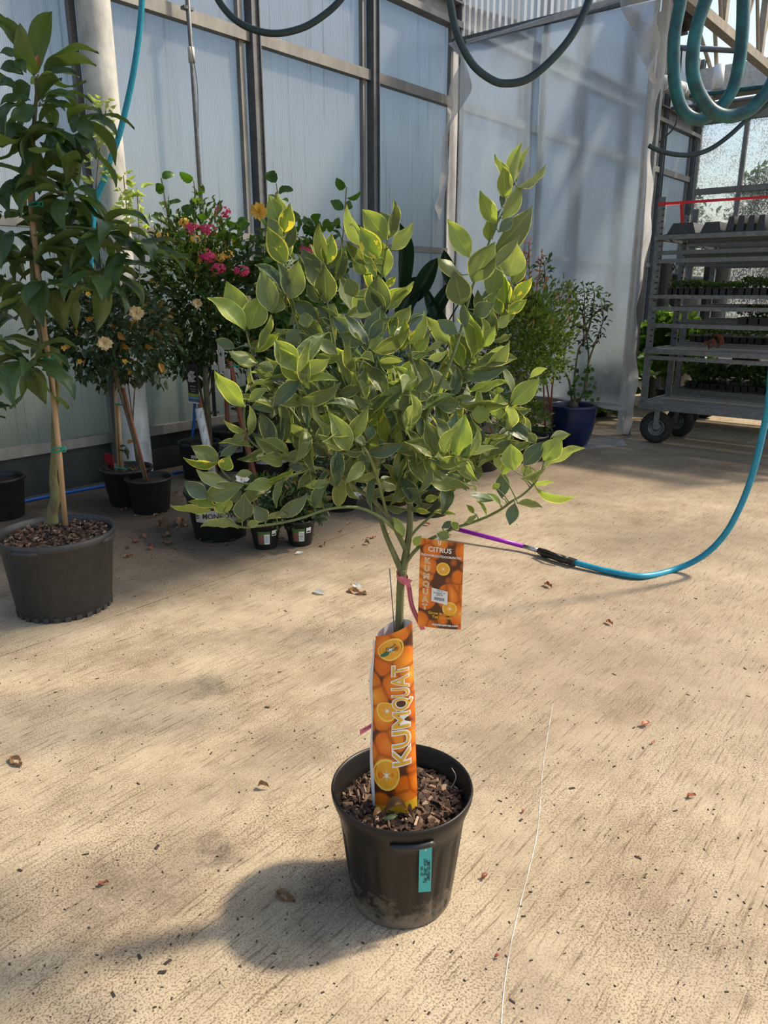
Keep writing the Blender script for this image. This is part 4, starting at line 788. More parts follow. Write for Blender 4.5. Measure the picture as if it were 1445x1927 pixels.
text('Fresh\nFlorida',.0105,sv,M['gink'],None,(1,0,0),(0,1,0),'maker_mark',off=.0003,bendf=lambda x,y:svp(.42+x/TW,.905+x*.9+y/TH,.0012))
def flatdisc(par,name,mat,fn,rx,ry,cx,cy,rot=0,seg=26,star=False):
    vs=[fn(cx,cy)]
    for k in range(seg):
        a=2*math.pi*k/seg; r=(1 if not star else (1 if k%4==0 else .3)); x=rx*r*math.cos(a); y=ry*r*math.sin(a); vs.append(fn(cx+x*math.cos(rot)-y*math.sin(rot),cy+x*math.sin(rot)+y*math.cos(rot)))
    return MB().add(vs,[(0,1+k,1+(k+1)%seg) for k in range(seg)]).build(name,mat,par)
oy=pbr('cut_fruit_rim',(.95,.62,.10),.4,0,.05,20); oc=pbr('cut_fruit',(.90,.40,.03),.4,0,.12,90)
for (h,t,r,q) in [(.42,.90,.030,.3),(.33,.50,.022,0),(.30,.245,.027,.5)]:
    f=lambda x,y,o,h=h,t=t:svp(h+x/TW,t+y/TH,o)
    flatdisc(sv,'fruit_slice',oy,lambda x,y:f(x,y,.0006),r,r*.95,0,0); flatdisc(sv,'fruit_slice',oc,lambda x,y:f(x,y,.0009),r*.84,r*.8,0,0); flatdisc(sv,'slice_core',M['wink'],lambda x,y:f(x,y,.0011),r*.4,r*.4,0,0,q,24,True)
flatdisc(sv,'leaf_mark',M['gink'],lambda x,y:svp(.27+x/TW,.875+y/TH,.0015),.011,.005,0,0,.4)
for k in range(3): flatdisc(sv,'seal_mark',M['ink'] if k!=1 else M['gold'],lambda x,y:svp(.32+x/TW,.055+y/TH,.0012+.0004*k),[.013,.0105,.004][k],[.013,.0105,.006][k],0,0,.78,4+k*4)
# wire and ribbons
tag(MB().tube([K(733,1070,-.02),K(737,1120,-.02),K(741,1170,-.015),K(743,1210,0)],.0013,6).build('wire_stake',M['galvd'],smooth=True),'thin dark wire stake rising beside the kumquat trunk above the sleeve','stake')
rb=root('pink_ribbon',K(757,1090),'pink printed ribbon looped round the kumquat trunk above the sleeve','ribbon')
def ribbon(mb,P,w,side):
    P=catmull(P,5); vs=[];fs=[]
    for p in P: vs+=[p-side*w/2,p+side*w/2]
    for i in range(len(P)-1): fs.append((2*i,2*i+1,2*i+3,2*i+2))
    return mb.add(vs,fs)
c=K(757,1086)
loop=[c+V((.0125*math.cos(a),.0125*math.sin(a),-.008*math.cos(a+.6))) for a in [math.radians(k*30) for k in range(13)]]
ribbon(MB(),loop,.012,ZD).build('loop',M['pink'],rb,True)
sd_=(K(10,0)-K(0,3)).normalized()
ribbon(MB(),[K(752,1085,-.016),K(765,1093,-.02),K(770,1110,-.022),K(775,1140,-.024),K(786,1165,-.024),K(796,1185,-.024)],.0105,sd_).build('tail',M['pink'],rb,True)
MB().add([K(764,1088,-.022),K(777,1092,-.024),K(768,1100,-.022)],[(0,1,2)]).build('tip',M['pink'],rb)
for k in range(2):
    P=catmull([K(768+k*4,1105,-.0235),K(773+k*4,1138,-.0255),K(786+k*4,1170,-.0255)],4)
    ribbon(MB(),P,.0012,sd_).build('print_line',M['ink'],rb)
r2=root('pink_ribbon',K(690,1372),'short pink ribbon end sticking out left of the orange sleeve','ribbon')
ribbon(MB(),[K(677,1378,-.02),K(690,1371,-.02),K(706,1362,-.02)],.0125,ZD).build('tail',M['pink'],r2); ribbon(MB(),[K(684,1373,-.0206),K(704,1364,-.0206)],.0015,ZD).build('print_line',M['ink'],r2)
# hang tag
TA=-.03
c00,c10,c01,c11=K(791,1012,TA),K(873,1022,TA),K(786,1177,TA),K(867,1185,TA)
ht=root('hang_tag',c01.lerp(c11,.5),'orange hang tag with kumquat picture and CITRUS heading, hanging from a branch','tag')
def tg(a,b,off=0): # a,b in 0..1 from the lower left
    p=c01.lerp(c11,a).lerp(c00.lerp(c10,a),b); return p+V((0,-off-.004*math.sin(math.pi*a),0))
mb=MB(); sheet(mb,lambda a,b:tg(a,b),8,4); sheet(mb,lambda a,b:tg(1-a,b,-.0008),8,4); mb.build('card',fm2,ht)
TGW,TGH=(c11-c01).length,(c00-c01).length
tb=lambda cx,cy,off:(lambda x,y:tg(cx+x/TGW,cy+y/TGH,off))
text('CITRUS',.0150,ht,M['wink'],None,(1,0,0),(0,1,0),'heading',bendf=tb(.45,.895,.0012),off=.0003)
text('INDOOR/OUTDOOR/PATIO',.0068,ht,M['wink'],None,(1,0,0),(0,1,0),'subheading',bendf=tb(.49,.825,.0012),off=.0002)
for i,chx in enumerate('KUMQUAT'):
    text(chx,.0165,ht,M['wink'],None,(1,0,0),(0,1,0),'letter_outline',off=.0010,bendf=tb(.17-.004*i,.76-i*.088,.0010)); text(chx,.0165,ht,M['gold'],None,(1,0,0),(0,1,0),'letter',bendf=tb(.17-.004*i,.76-i*.088,.0016))
text('Grow in the pot?\nYes you can.',.0088,ht,M['gold'],None,(1,0,0),(0,1,0),'slogan',off=.0003,bendf=tb(.56,.155,.0012)); text('mycitrustree.com',.0080,ht,M['wink'],None,(1,0,0),(0,1,0),'address',off=.0002,bendf=tb(.63,.045,.0012))
for a,b,r in [(.54,.69,.0145),(.72,.24,.016),(.98,.66,.015)]:
    if a<.9:
        flatdisc(ht,'fruit_slice',oy,tb(a,b,.0006),r,r,0,0); flatdisc(ht,'fruit_slice',oc,tb(a,b,.0008),r*.82,r*.82,0,0); flatdisc(ht,'slice_core',M['wink'],tb(a,b,.0010),r*.4,r*.4,0,0,.3,24,True)
st=MB(); sheet(st,lambda a,b:tg(.29+a*.37,.315+b*.155+(-.03)*a,.0022),4,2); st=st.build('price_sticker',M['white'],ht)
for tx_,yy in [('Citrus',.445),('Kumquat 12"',.42),('$99.99',.395)]: text(tx_,.0050,st,M['ink'],None,(1,0,0),(0,1,0),'print',bendf=tb(.475,yy-.004,.003))
bc=MB()
for k in range(16):
    x=.35+k*.0155; w_=.004+.005*((k*7)%3)/2; bc.add([tg(x,.335-.03*(x-.3),.003),tg(x+w_,.335-.03*(x-.3),.003),tg(x+w_,.37-.03*(x-.3),.003),tg(x,.37-.03*(x-.3),.003)],[(0,1,2,3)])
bc.build('barcode',M['ink'],st)
MB().tube(catmull([tg(.42,.955,.002),K(823,1010,-.035),K(820,1002,-.045),K(828,996,-.045),K(832,1004,-.03),tg(.44,.955,.002)],5),.0008,5).build('white_tie',M['white'],ht)
# teal permit tag on the pot
P0=K(801,1634,-.146)
tt=root('permit_tag',AY(801,1678,KY-.146),'small teal permit tag hanging on the front of the kumquat pot','tag')
ex=(AY(812,1590,KY-.146)-AY(788,1592,KY-.146)); ey=(AY(801,1590,KY-.146)-AY(799,1678,KY-.130)); wdt=ex.length; hgt=ey.length; ex.normalize(); ey.normalize(); ctr=(AY(801,1590,KY-.150)+AY(799,1678,KY-.134))/2; nn=ex.cross(ey).normalized()
if nn.y>0: nn=-nn
quad(tt,'card',M['teal'],ctr,ex,ey,wdt,hgt,.0008)
for s_t,dx,sz_ in [('LIMITED PERMIT',.0068,.0100),('USDA - APHIS - PPQ',-.0004,.0096),('ORL - 027',-.0078,.0078)]:
    text(s_t,sz_,tt,M['ink'],ctr+ex*dx-ey*.006+nn*.001,-ey,ex,'print',off=.00015,sx=.86)
MB().tube([ctr+ey*hgt*.40+nn*.001,ctr+ey*hgt*.5-ex*.002,ctr+ey*(hgt*.5+.015)-ex*.004],.0006,5).build('wire',M['white'],tt)
quad(tt,'hole',M['white'],ctr+ey*hgt*.4+nn*.001,ex,ey,.003,.004,.0006)
# curled dry leaves and one green pod on the soil
lm=leafset('dry_leaf_blade',M['dry'],3,arch=.25,fold=.5,wave=.12)
for (bx,by,tx,ty,w,z,lb,mt) in [(722,1532,765,1522,.022,.268,'curled brown dry leaf at the foot of the orange sleeve',lm),(700,1545,720,1530,.015,.262,'yellowish curled leaf at the lower left corner of the sleeve',lm),(835,1522,852,1530,.022,.262,'pale tan leaf on the soil near the right rim of the kumquat pot',lm),(765,1530,778,1543,.018,.262,'twisted brown leaf scrap below the right corner of the sleeve',lm)]:
    a,b=G(bx,by,z),G(tx,ty,z+.004); r=root('dry_leaf',a,lb,'leaf'); leafobj(r,mt[0],a,b,w,ZD+V((0,-.4,0)),'blade')
a,b=G(722,1543,.262),G(748,1534,.266); tag(MB().tube([a,a.lerp(b,.2),a.lerp(b,.6),b],[.002,.006,.0065,.002],10).build('bud',pbr('pod',(.25,.33,.12),.5,0,.2,40),smooth=True),'small smooth green pod on the kumquat soil below the sleeve','pod')
# ============================================================ floor litter
fk=MB()
for _ in range(1500):
    if rnd()<.5: p=G(uni(0,1445),uni(1090,1927),.0)
    else: p=V((uni(-1.6,2.2),uni(1.1,5.5),0))
    if (p-KB).length<.14: continue
    e=rdir(); e.z=0; e.normalize(); l=uni(.0008,.0036)*(1 if rnd()<.95 else 2.4); fk.obox(p+ZD*.001,e,(ZD.cross(e)+e*uni(-.5,.5)).normalized(),ZD,l,l*uni(.2,.5),.001)
tag(fk.build('debris_flecks',pbr('debris',(.06,.045,.035),.9,0,.5,30),fl),kind='stuff')
fm_=leafset('litter_blade',M['dry'],3,arch=.12,fold=.22,wave=.08); fr_=leafset('litter_blade',M['dryred'],3,arch=.12,fold=.2,wave=.08)
lit=[(520,1678,555,1697,.05,'spiky tan leaf on the floor, left of the kumquat pot','d'),(22,1425,40,1442,.022,'pale rolled leaf scrap on the floor at the far left','d'),(184,1668,205,1660,.014,'small orange leaf scrap on the dark smudge left','r'),(1206,1368,1222,1360,.03,'dark red leaf scrap on the floor at right, upper','r'),(1292,1500,1310,1497,.02,'orange-red bark chip on the floor at far right','r'),(982,1530,990,1524,.016,'small orange chip right of the kumquat pot','r'),(930,1803,942,1798,.014,'orange chip on the floor at the lower right of the pot','r'),(1140,1170,1153,1176,.022,'small dark twig tuft on the floor right of the hang tag','r'),(1024,1100,1038,1106,.020,'brown leaf scrap below the black wand grip','r'),(485,1480,507,1482,.010,'thin yellowish sliver left of the kumquat pot rim','d'),(905,1655,918,1645,.020,'dark red stem scrap just right of the kumquat pot','r'),(235,1050,250,1045,.035,'curled orange leaf on the floor below the small black pots','r'),(300,990,318,1000,.04,'pale yellow leaf beside the small black pots','d'),(338,992,345,978,.04,'upright pale leaf left of the green-black pot','d'),(308,1012,322,1000,.05,'large tan folded leaf in front of the green-black pot','d'),(590,1113,612,1118,.045,'white crumpled petal scrap on the floor left of the trunk','w'),(655,1110,690,1118,.055,'brown and white crumpled flower on the floor left of the trunk','d'),(664,1104,682,1112,.04,'white petal lying on the brown crumpled flower','w'),(1225,1400,1232,1395,.014,'tiny orange chip below the dark red scrap','r'),(555,1042,572,1040,.030,'pale pink petal at the foot of the right small pot','w')]
fw_=leafset('litter_blade',M['pet_w'],2,arch=.12,fold=.25,wave=.1)
for (bx,by,tx,ty,w,lb,k) in lit:
    a,b=G(bx,by,.003),G(tx,ty,.006); r=root('fallen_leaf',a,lb,'leaf'); s={'d':fm_,'r':fr_,'w':fw_}[k]; leafobj(r,random.choice(s),a,b,max(w*.6,(b-a).length*.45),ZD+rdir()*.25,'blade')
for i in range(80):
    p=G(uni(215,430),uni(925,1035),.004) if i<62 else G(uni(440,900),uni(985,1030),.004); d=rdir(); d.z=0; d.normalize(); r=root('fallen_leaf',p,'one of the small dry leaves scattered among the pots along the left wall','leaf','dry leaves scattered between the pots')
    l=uni(.02,.05); leafobj(r,random.choice(fm_+fr_),p,p+d*l,l*.5,ZD+rdir()*.25,'blade')
# ============================================================ OTHER PLANTS
def potted(name,loc,label,cat,r0,r1,h,mat,ribs=0,rim=.010,soilz=.85,smooth=True,group=None):
    r=root(name,loc,label,cat,group)
    wb=(lambda an,z:1-(.014 if ((an*ribs/(2*math.pi))%1)<.2 and z<h*.85 else 0)) if ribs else None
    p=MB().lathe(pot_lathe(r0,r1,h,rim,h*.09),loc,max(40,ribs*6 if ribs else 40),wb).build('pot',M[mat],r,smooth)
    rs=r0+(r1-r0)*soilz; MB().lathe([(0,h*soilz+.01),(rs*.6,h*soilz+.005),(rs,h*soilz)],loc,24).build('soil',M['soil'],r,True)
    return r,p
def chips(r,loc,z,rad,n,white=0):
    m=MB()
    for _ in range(n):
        a=uni(0,6.28); q=rad*math.sqrt(rnd()); e=rdir(); e.z*=.4; e.normalize(); f=e.cross(rdir()).normalized(); s=uni(.5,1.5); m.obox(V(loc)+V((q*math.cos(a),q*math.sin(a),z+.005)),e,f,e.cross(f),.008*s,.005*s,.003*s)
    tag(m.build('bark_chips',M['chip'],r),kind='stuff')
def crown(r,c,rad,lset,npart,nst,size,mat,shell=.55,droop=-.2,asp=.5,seed=0,up=.3,data=None,shape=None):
    ms=[]; rad=V(rad)
    pts=[]
    for i in range(npart+nst):
        for _ in range(40):
            d=rdir()*(shell+(1-shell)*rnd()) if i<npart else rdir()*rnd()**.4
            nz=noise.noise(d*2.1+V((seed,seed,0)))
            q=d*(1+.45*nz)
            if nu(c+V((q.x*rad.x,q.y*rad.y,q.z*rad.z)))[0]>-5.0: break
        pts.append(V((q.x*rad.x,q.y*rad.y,q.z*rad.z)))
    for i,d in enumerate(pts):
        p=c+d; out=V((d.x/rad.x,d.y/rad.y,d.z/rad.z)).normalized(); t=(out+rdir()*.8+ZD*droop).normalized(); l=size*uni(.7,1.3); n=(ZD*up+out*.4+rdir()*.8)
        if i<npart: leafobj(r,random.choice(lset),p,p+t*l,l*asp*uni(.8,1.15),n)
        else: ms.append(frame(p,p+t*l,l*asp,n))
    if ms: leafstuff(r,ms,'inner_leaves',mat,data or leafdata(nv=4,nu=2,a=.85))
    return pts
def stems(r,b,c,rad,n,mat,r0=.006,k=1):
    for _ in range(n):
        d=rdir(); e=c+V((d.x*rad[0],d.y*rad[1],abs(d.z)*rad[2]*.8))*.8; m=b.lerp(e,.5)+rdir()*.03
        MB().tube(catmull([b,m,e],4),[r0]*4+[r0*.7]*3+[r0*.4]*2,6).build('branch',mat,r,True)
def flower(par,c,size,mat,n=9,name='flower',cm='pet_y'):
    f=MB().tube([c-ZD*.003,c+ZD*.004],[size*.12,size*.06],8).build(name,M[cm],par,True); lm=PET[mat]
    for i in range(n):
        a=i*2.4; e=.15+.5*(i/n); d=V((math.cos(a)*math.cos(e),math.sin(a)*math.cos(e),math.sin(e))); v=(O0-c).normalized(); 
        q=v.to_track_quat('Z','Y'); d=q@d
        leafobj(f,lm,c,c+d*size*(.5+.1*rnd()),size*.38,v+rdir()*.3,'petal')
PET={k:leafmesh('petal_blade',M[k],arch=.12,fold=.15,wave=.06,a=1.25,b=.7,nv=5) for k in('pet_c','pet_w','pet_p','pet_y')}
def cluster_flower(par,c,size,mat,n=16):
    m=[]; v=(O0-c).normalized()
    f=root('flower_cluster',(0,0,0)) if 0 else None
    for i in range(n):
        d=rdir(); d=d if d.dot(v)>-.2 else -d; p=c+V((d.x,d.y,d.z*.6))*size*.5
        for k in range(4):
            e=(d.cross(rdir())).normalized(); m.append(frame(p,p+e*size*.22,size*.16,d))
    leafstuff(par,m,'flower_cluster',M[mat],leafdata(nv=3,nu=2,a=1.2),kind=None)
# --- avocado
AB=G(120,1174); AB=V((AB.x-.075,AB.y+.205,0))
ar,ap=potted('avocado_tree',AB,'staked avocado tree in a wide grey-black pot, at the left edge','tree',.205,.243,.37,'blackg',rim=.014,soilz=.9)
ax_=lambda x,y,d=0: AY(x,y,AB.y+d)
for k in range(28):
    a=2*math.pi*k/28; MB().obox(AB+V((math.cos(a)*.202,math.sin(a)*.202,.012)),V((-math.sin(a),math.cos(a),0)),V((math.cos(a),math.sin(a),0)),ZD,.012,.006,.011).build('foot_rib',M['blackg'],ap)
MB().tube([AB+V((.252*math.cos(math.radians(a)),.252*math.sin(math.radians(a)),.340)) for a in range(-112,-80,4)],[.004]+[.011]*6+[.004],8).build('grip_lip',M['blackg'],ap,True)
MB().tube([AB+V((.252*math.cos(math.radians(a)),.252*math.sin(math.radians(a)),.340)) for a in range(-20,10,4)],[.004]+[.011]*6+[.004],8).build('grip_lip',M['blackg'],ap,True)
chips(ar,AB,.342,.218,520)
T=[(98,985),(98,965),(104,935),(100,900),(102,860),(103,800),(104,760),(108,722),(95,690),(84,655),(72,605),(66,560),(62,520),(61,470),(62,400),(60,330),(63,250),(68,190),(72,140)]
tc=catmull([ax_(x,y,0) for x,y in T],5); tr_=[.028,.024,.022,.017,.015,.014,.013,.013,.012,.013,.013,.012,.011,.011,.010,.009,.008,.007,.005]; rr=[]
for i in range(len(tr_)-1): rr+=[tr_[i]+(tr_[i+1]-tr_[i])*j/5 for j in range(5)]
MB().tube(tc,rr+[.004],12).build('trunk',M['abark'],ar,True)
MB().tube([ax_(123,988,-.05),ax_(112,860,-.03),ax_(98,720,-.025),ax_(84,630,-.02),ax_(70,500,-.02),ax_(60,400,-.02),ax_(51,280,-.02)],.0115,10).build('stake',M['wstick'],ar,True)
for (x,y) in [(106,847),(92,672),(63,385)]:
    tt_=MB().tube(catmull([ax_(x-9,y+2,-.03),ax_(x,y+4,-.05),ax_(x+10,y,-.05),ax_(x+12,y-5,-.03),ax_(x,y-4,-.045),ax_(x-9,y,-.03)],4),.0035,6); tt_.tube(catmull([ax_(x+8,y-2,-.05),ax_(x+16,y-6,-.05),ax_(x+17,y+3,-.05),ax_(x+9,y+2,-.05)],4),.003,6); tt_.build('tie',M['tie'],ar,True)
avl=leafset('avocado_leaf',M['av'],6,arch=.20,fold=.10,wave=.03,a=.95,b=.75,nv=9)
cl=[(68,150,0,9,.6),(66,200,.02,9,.1),(58,255,-.03,10,-.1),(120,245,-.02,11,-.1),(62,330,.03,8,0),(125,362,-.06,12,-.1),(18,395,.0,10,-.1),(182,432,-.04,11,-.1),(250,470,-.02,11,-.1),(190,520,-.08,12,-.2),(85,532,-.10,12,-.1),(15,440,.03,9,-.2),(20,530,.05,8,-.2),(50,685,-.12,12,-.2),(-8,640,-.05,8,-.1),(60,500,.08,6,0),(110,430,.05,7,0),(-5,690,.0,6,-.2)]
for (x,y,d,n,el) in cl:
    c=ax_(x,y,d); near=min(tc,key=lambda q:(q-c+ZD*.06).length); bp=catmull([near,near.lerp(c,.55)+ZD*.02,c],5)
    MB().tube(bp,.0055,7).build('branch',M['twig'],ar,True)
    for i in range(n):
        a=i*2.4+uni(-.3,.3); e=uni(-.75,.55)+el; dd=V((math.cos(a)*math.cos(e),math.sin(a)*math.cos(e)*.9,math.sin(e))); l=uni(.15,.235); B=c+dd*.035+ZD*uni(-.02,.03); Tt=B+(dd-ZD*uni(.0,.45)).normalized()*l
        leafobj(ar,random.choice(avl),B,Tt,l*uni(.33,.42),ZD*1.0+dd*.5+rdir()*.35)
        MB if 0 else None
A2=((0,90),6.02,[(230,110,0,60,90,.6),(270,310,0,240,110,.5),(210,130,300,290,80,0),(500,330,900,335,120,.8),(200,480,-20,450,110,.6),(345,430,150,530,150,.3),(570,530,880,610,120,.8),(350,600,0,650,110,.7),(480,620,740,720,90,.8),(780,830,910,870,140,.2),(820,990,1090,1270,130,.7),(900,800,1030,1050,130,.4),(980,830,1330,1030,120,.8),(730,1010,910,1190,100,.7),(690,1080,820,1320,90,.6),(420,680,120,800,140,.5),(330,930,30,1100,130,.6),(340,1000,240,1190,80,.5),(530,980,650,1250,90,.5)])
for bx,by,tx,ty,w,up in A2[2]:
    s=6.02; d=uni(-.12,-.04); B=ax_(bx/s,90+by/s,d); Tt=ax_(tx/s,90+ty/s,d+uni(-.03,.03)); v=(O0-B).normalized()
    leafobj(ar,random.choice(avl),B,Tt,w/s/CF*(B-O0).length*1.25,v*(1-up*.6)+ZD*up)
# orange young leaves at the tip
ol=leafmesh('young_leaf',pbr('young',(.45,.20,.08),.5,0,.2,20),arch=.1,a=.9)
for bx,by,tx,ty in [(45,120,42,104),(55,135,50,100),(62,138,73,103),(68,130,74,108)]: leafobj(ar,ol,ax_(bx,by,-.02),ax_(tx,ty,-.02),.02,(O0-AB))
# --- second avocado at the far left edge, pot cut by the frame
b=G(-14,985); b.y+=.15; r,p=potted('avocado_tree',b,'pot and drooping leaves cut by the left edge, behind the large avocado pot','tree',.125,.15,.27,'black')
MB().tube(catmull([b+ZD*.25,b+ZD*.6,b+ZD*.95+ND*.02],4),.012,8).build('trunk',M['abark'],r,True)
for c in [b+V((.0,0,.95)),b+V((-.05,0,.75)),b+V((.03,0,1.12))]:
    for i in range(9): a=i*2.4; dd=V((math.cos(a),math.sin(a),uni(-.5,.5))); l=uni(.15,.2); leafobj(r,random.choice(avl),c+dd*.03,c+dd*.03+(dd-ZD*.4).normalized()*l,l*.4,ZD+rdir()*.4)
# --- gardenias in ribbed black pots
gl=leafset('gardenia_leaf',M['gar'],4,arch=.1,fold=.12,wave=.03,nv=5,nu=2)
b=G(264,968); b=NU(nu(b)[0]-.02,nu(b)[1]+.10); r,p=potted('gardenia_tree',b,'gardenia standard with cream flowers on a leaning trunk, in the front small ribbed black pot','tree',.115,.145,.235,'black',30)
def WY(x,y,Y): return AY(x,y,Y)
Y0=b.y
MB().tube(catmull([WY(278,915,Y0),WY(262,860,Y0),WY(240,780,Y0-.02),WY(222,720,Y0-.03),WY(212,690,Y0-.03)],5),[.014]*20+[.017],9).build('trunk',M['bark'],r,True)
MB().tube([WY(281,918,Y0-.03),WY(232,730,Y0-.04)],.009,8).build('stake',M['brick'],r,True)
gc=WY(205,625,Y0); stems(r,WY(213,695,Y0-.03),gc,(.36,.3,.3),9,M['bark'],.006)
crown(r,gc,(.43,.34,.34),gl,230,1500,.06,M['gar'],.6,-.1,.5,1)
for x,y in [(257,589),(197,646),(215,615)][:2]: flower(r,WY(x,y,Y0-.38),.085,'pet_c',13)
for x,y in [(120,655),(150,680),(165,553),(235,680)]: flower(r,WY(x,y,Y0-.33),.035,'pet_y',5,'faded_flower')
b=G(224,957); b=NU(nu(b)[0]-.06,nu(b)[1]+.12); r,p=potted('shrub_pot',b,'black pot with two cane stakes and litter, behind the front ribbed pot','plant',.125,.165,.26,'black',24); chips(r,b,.225,.14,140)
MB().tube([WY(231,900,b.y),WY(222,760,b.y)],.012,8).build('stake',M['wstick'],r,True); MB().tube([WY(224,900,b.y),WY(214,700,b.y)],.010,8).build('stake',M['wstick'],r,True)
for y in(880,760): MB().tube([WY(215,y,b.y-.02),WY(240,y+3,b.y-.02)],.005,6).build('tie',M['tie'],r)
for i in range(8): c=WY(240,890-8*i,b.y); leafobj(r,random.choice(gl),c,c+rdir()*.06,.035,ZD+rdir())
quad(root('red_label',WY(207,875,b.y+.08),'dark red plastic sheet standing behind the black pots by the pole','sign'),'sheet',M['redp'],WY(206,870,b.y+.10),ND,ZD,.11,.12,.004)
# --- big mixed hedge standard(s)
def mono(par,p,loc,r_,z,size=.052,txt='MONROVIA',ang=0):
    import math as m_
    a0=math.atan2(-loc.y,-loc.x)+ang; vs=[]; mb=MB()
    hw=.42
    sheet(mb,lambda a,b:V(loc)+V(((r_+.002)*math.cos(a0+(a-.5)*2*hw*1.9),(r_+.002)*math.sin(a0+(a-.5)*2*hw*1.9),z+(b-.5)*.075)),16,1); lb=mb.build('label_band',M['cream'],p,True)
    text(txt,size,lb if 0 else p,M['ink'],None,(1,0,0),(0,1,0),'lettering',bendf=lambda x,y:V(loc)+V(((r_+.0035)*math.cos(a0+.05+x/r_),(r_+.0035)*math.sin(a0+.05+x/r_),z+y)),off=.0006,sx=.92)
    for k in range(3): MB().obox(V(loc)+V(((r_+.004)*math.cos(a0-.70),(r_+.004)*math.sin(a0-.70),z-.012+.013*k)),ZD.cross(V((math.cos(a0),math.sin(a0),0))),V((math.cos(a0),math.sin(a0),0)),ZD,.009,.001,.003).build('emblem',M['ink'],p)
specs=[((405,1022),.150,.190,.29,'dgreen','front green-black pot with a cream lettered band, left of the two small pots','pot of shrub',0.0),((372,905),.13,.155,.29,'dgreen','green-black pot with lettered band beneath the white-wrapped stake','x',.35),((430,888),.14,.17,.34,'dgreen','tall green-black pot at the rear, half hidden by the front lettered pot','x',-.2),((505,905),.14,.17,.30,'dgreen','green-black pot with lettered band right of the redwood stake','x',.1)]
hp=[]
for i,((x,y),r0,r1,h,mt,lb,_,ang) in enumerate(specs):
    b=G(x,y); b=b+V((0,r0,0)); r,p=potted('shrub_pot',b,lb,'plant',r0,r1,h,mt,0,.010); mono(r,p,b,(r0+r1)/2+.012,h*.58,ang=ang,size=.044); chips(r,b,h*.86,r1*.8,90); hp.append((r,b,p))
    for k in range(7):
        a=k*.9; MB().obox(b+V((math.cos(a)*(r0*.99),math.sin(a)*(r0*.99),.008)),V((-math.sin(a),math.cos(a),0)),V((math.cos(a),math.sin(a),0)),ZD,.022,.004,.009).build('drain_slot',M['ink'],p)
il=leafset('hedge_leaf',M['ixo'],4,arch=.1,fold=.12,wave=.03,nv=5,nu=2)
r,b,p=hp[1]; Y0=b.y+.1
c=WY(365,560,Y0); crown(r,c,(.50,.36,.62),il,300,3400,.062,M['ixo'],.6,.1,.42,4); stems(r,WY(385,770,Y0),c-ZD*.2,(.4,.3,.5),9,M['bark'],.007)
MB().tube([WY(400,900,b.y),WY(392,790,b.y-.02),WY(385,690,b.y-.03)],.022,8).build('trunk',M['bark'],r,True)
MB().tube([WY(411,912,b.y-.12),WY(373,745,b.y-.14)],.020,8).build('stake',M['brick'],r,True)
wp=MB().tube([WY(407,925,b.y-.14),WY(374,768,b.y-.16)],.030,14).build('white_wrap',M['white'],r,True)
a1=WY(407,925,b.y-.172); a2=WY(374,768,b.y-.192); t_=(a2-a1).normalized(); sdv=ND
for k in range(6): text('MONROVIA',.026,wp,M['ink'],a1.lerp(a2,.1+k*.16),(t_*.85+ND*.5).normalized(),(ND*-.85+t_*.5).normalized(),'print',sx=.7)
for x,y in [(419,399),(455,510),(392,485),(388,478),(362,430),(392,432),(578,470),(410,505)]: cluster_flower(r,WY(x,y,Y0-.40),.10,'pet_p',20)
for x,y in [(347,418),(305,443),(418,485),(428,478),(365,450)]: cluster_flower(r,WY(x,y,Y0-.40),.075,'pet_y',12)
flower(r,WY(371,571,Y0-.4),.075,'pet_c',10); flower(r,WY(466,562,Y0-.35),.05,'pet_c',7)
# gardenia picture tag
gt=root('plant_tag',WY(363,762,b.y-.2),'black picture tag with a white flower above green and blue stripes','tag')
tc0=WY(364,722,b.y-.2); X1=ND; m1=(b.y)
pw=.105; ph=.30; ce=WY(363,722,b.y-.2)
quad(gt,'card',M['ink'],ce,ND,ZD,.122,.285,.003)
for z_,hh,mt in [(-.083,.022,pbr('lime_stripe',(.30,.42,.05),.5,0,.05,10)),(-.105,.020,pbr('sky_stripe',(.10,.28,.50),.5,0,.05,10)),(-.125,.018,pbr('navy_stripe',(.03,.07,.25),.5,0,.05,10)),(-.139,.010,M['white'])]: quad(gt,'stripe',mt,ce+ZD*z_-UD*.003,ND,ZD,.122,hh,.002)
for k in range(9):
    a=k*.7; d=ND*math.cos(a)+ZD*math.sin(a); leafobj(gt,PET['pet_w'],ce+ZD*.055-UD*.004,ce+ZD*.055-UD*.006+d*uni(.035,.058),.032,-UD,'printed_petal')
for s_t,z_ in [('GARDENIA',-.02),('white double flower',-.04),('Hardy shrub',-.055)]: text(s_t,.014 if z_>-.03 else .009,gt,M['wink'],ce+ZD*z_-UD*.003,ND,ZD,'print')
for s_t,z_ in [('Fragrant',-.083),('Heat Tolerant',-.105),('Exceptional Fragrance',-.125)]: text(s_t,.0115,gt,M['wink'],ce+ZD*z_-UD*.0045,ND,ZD,'print')
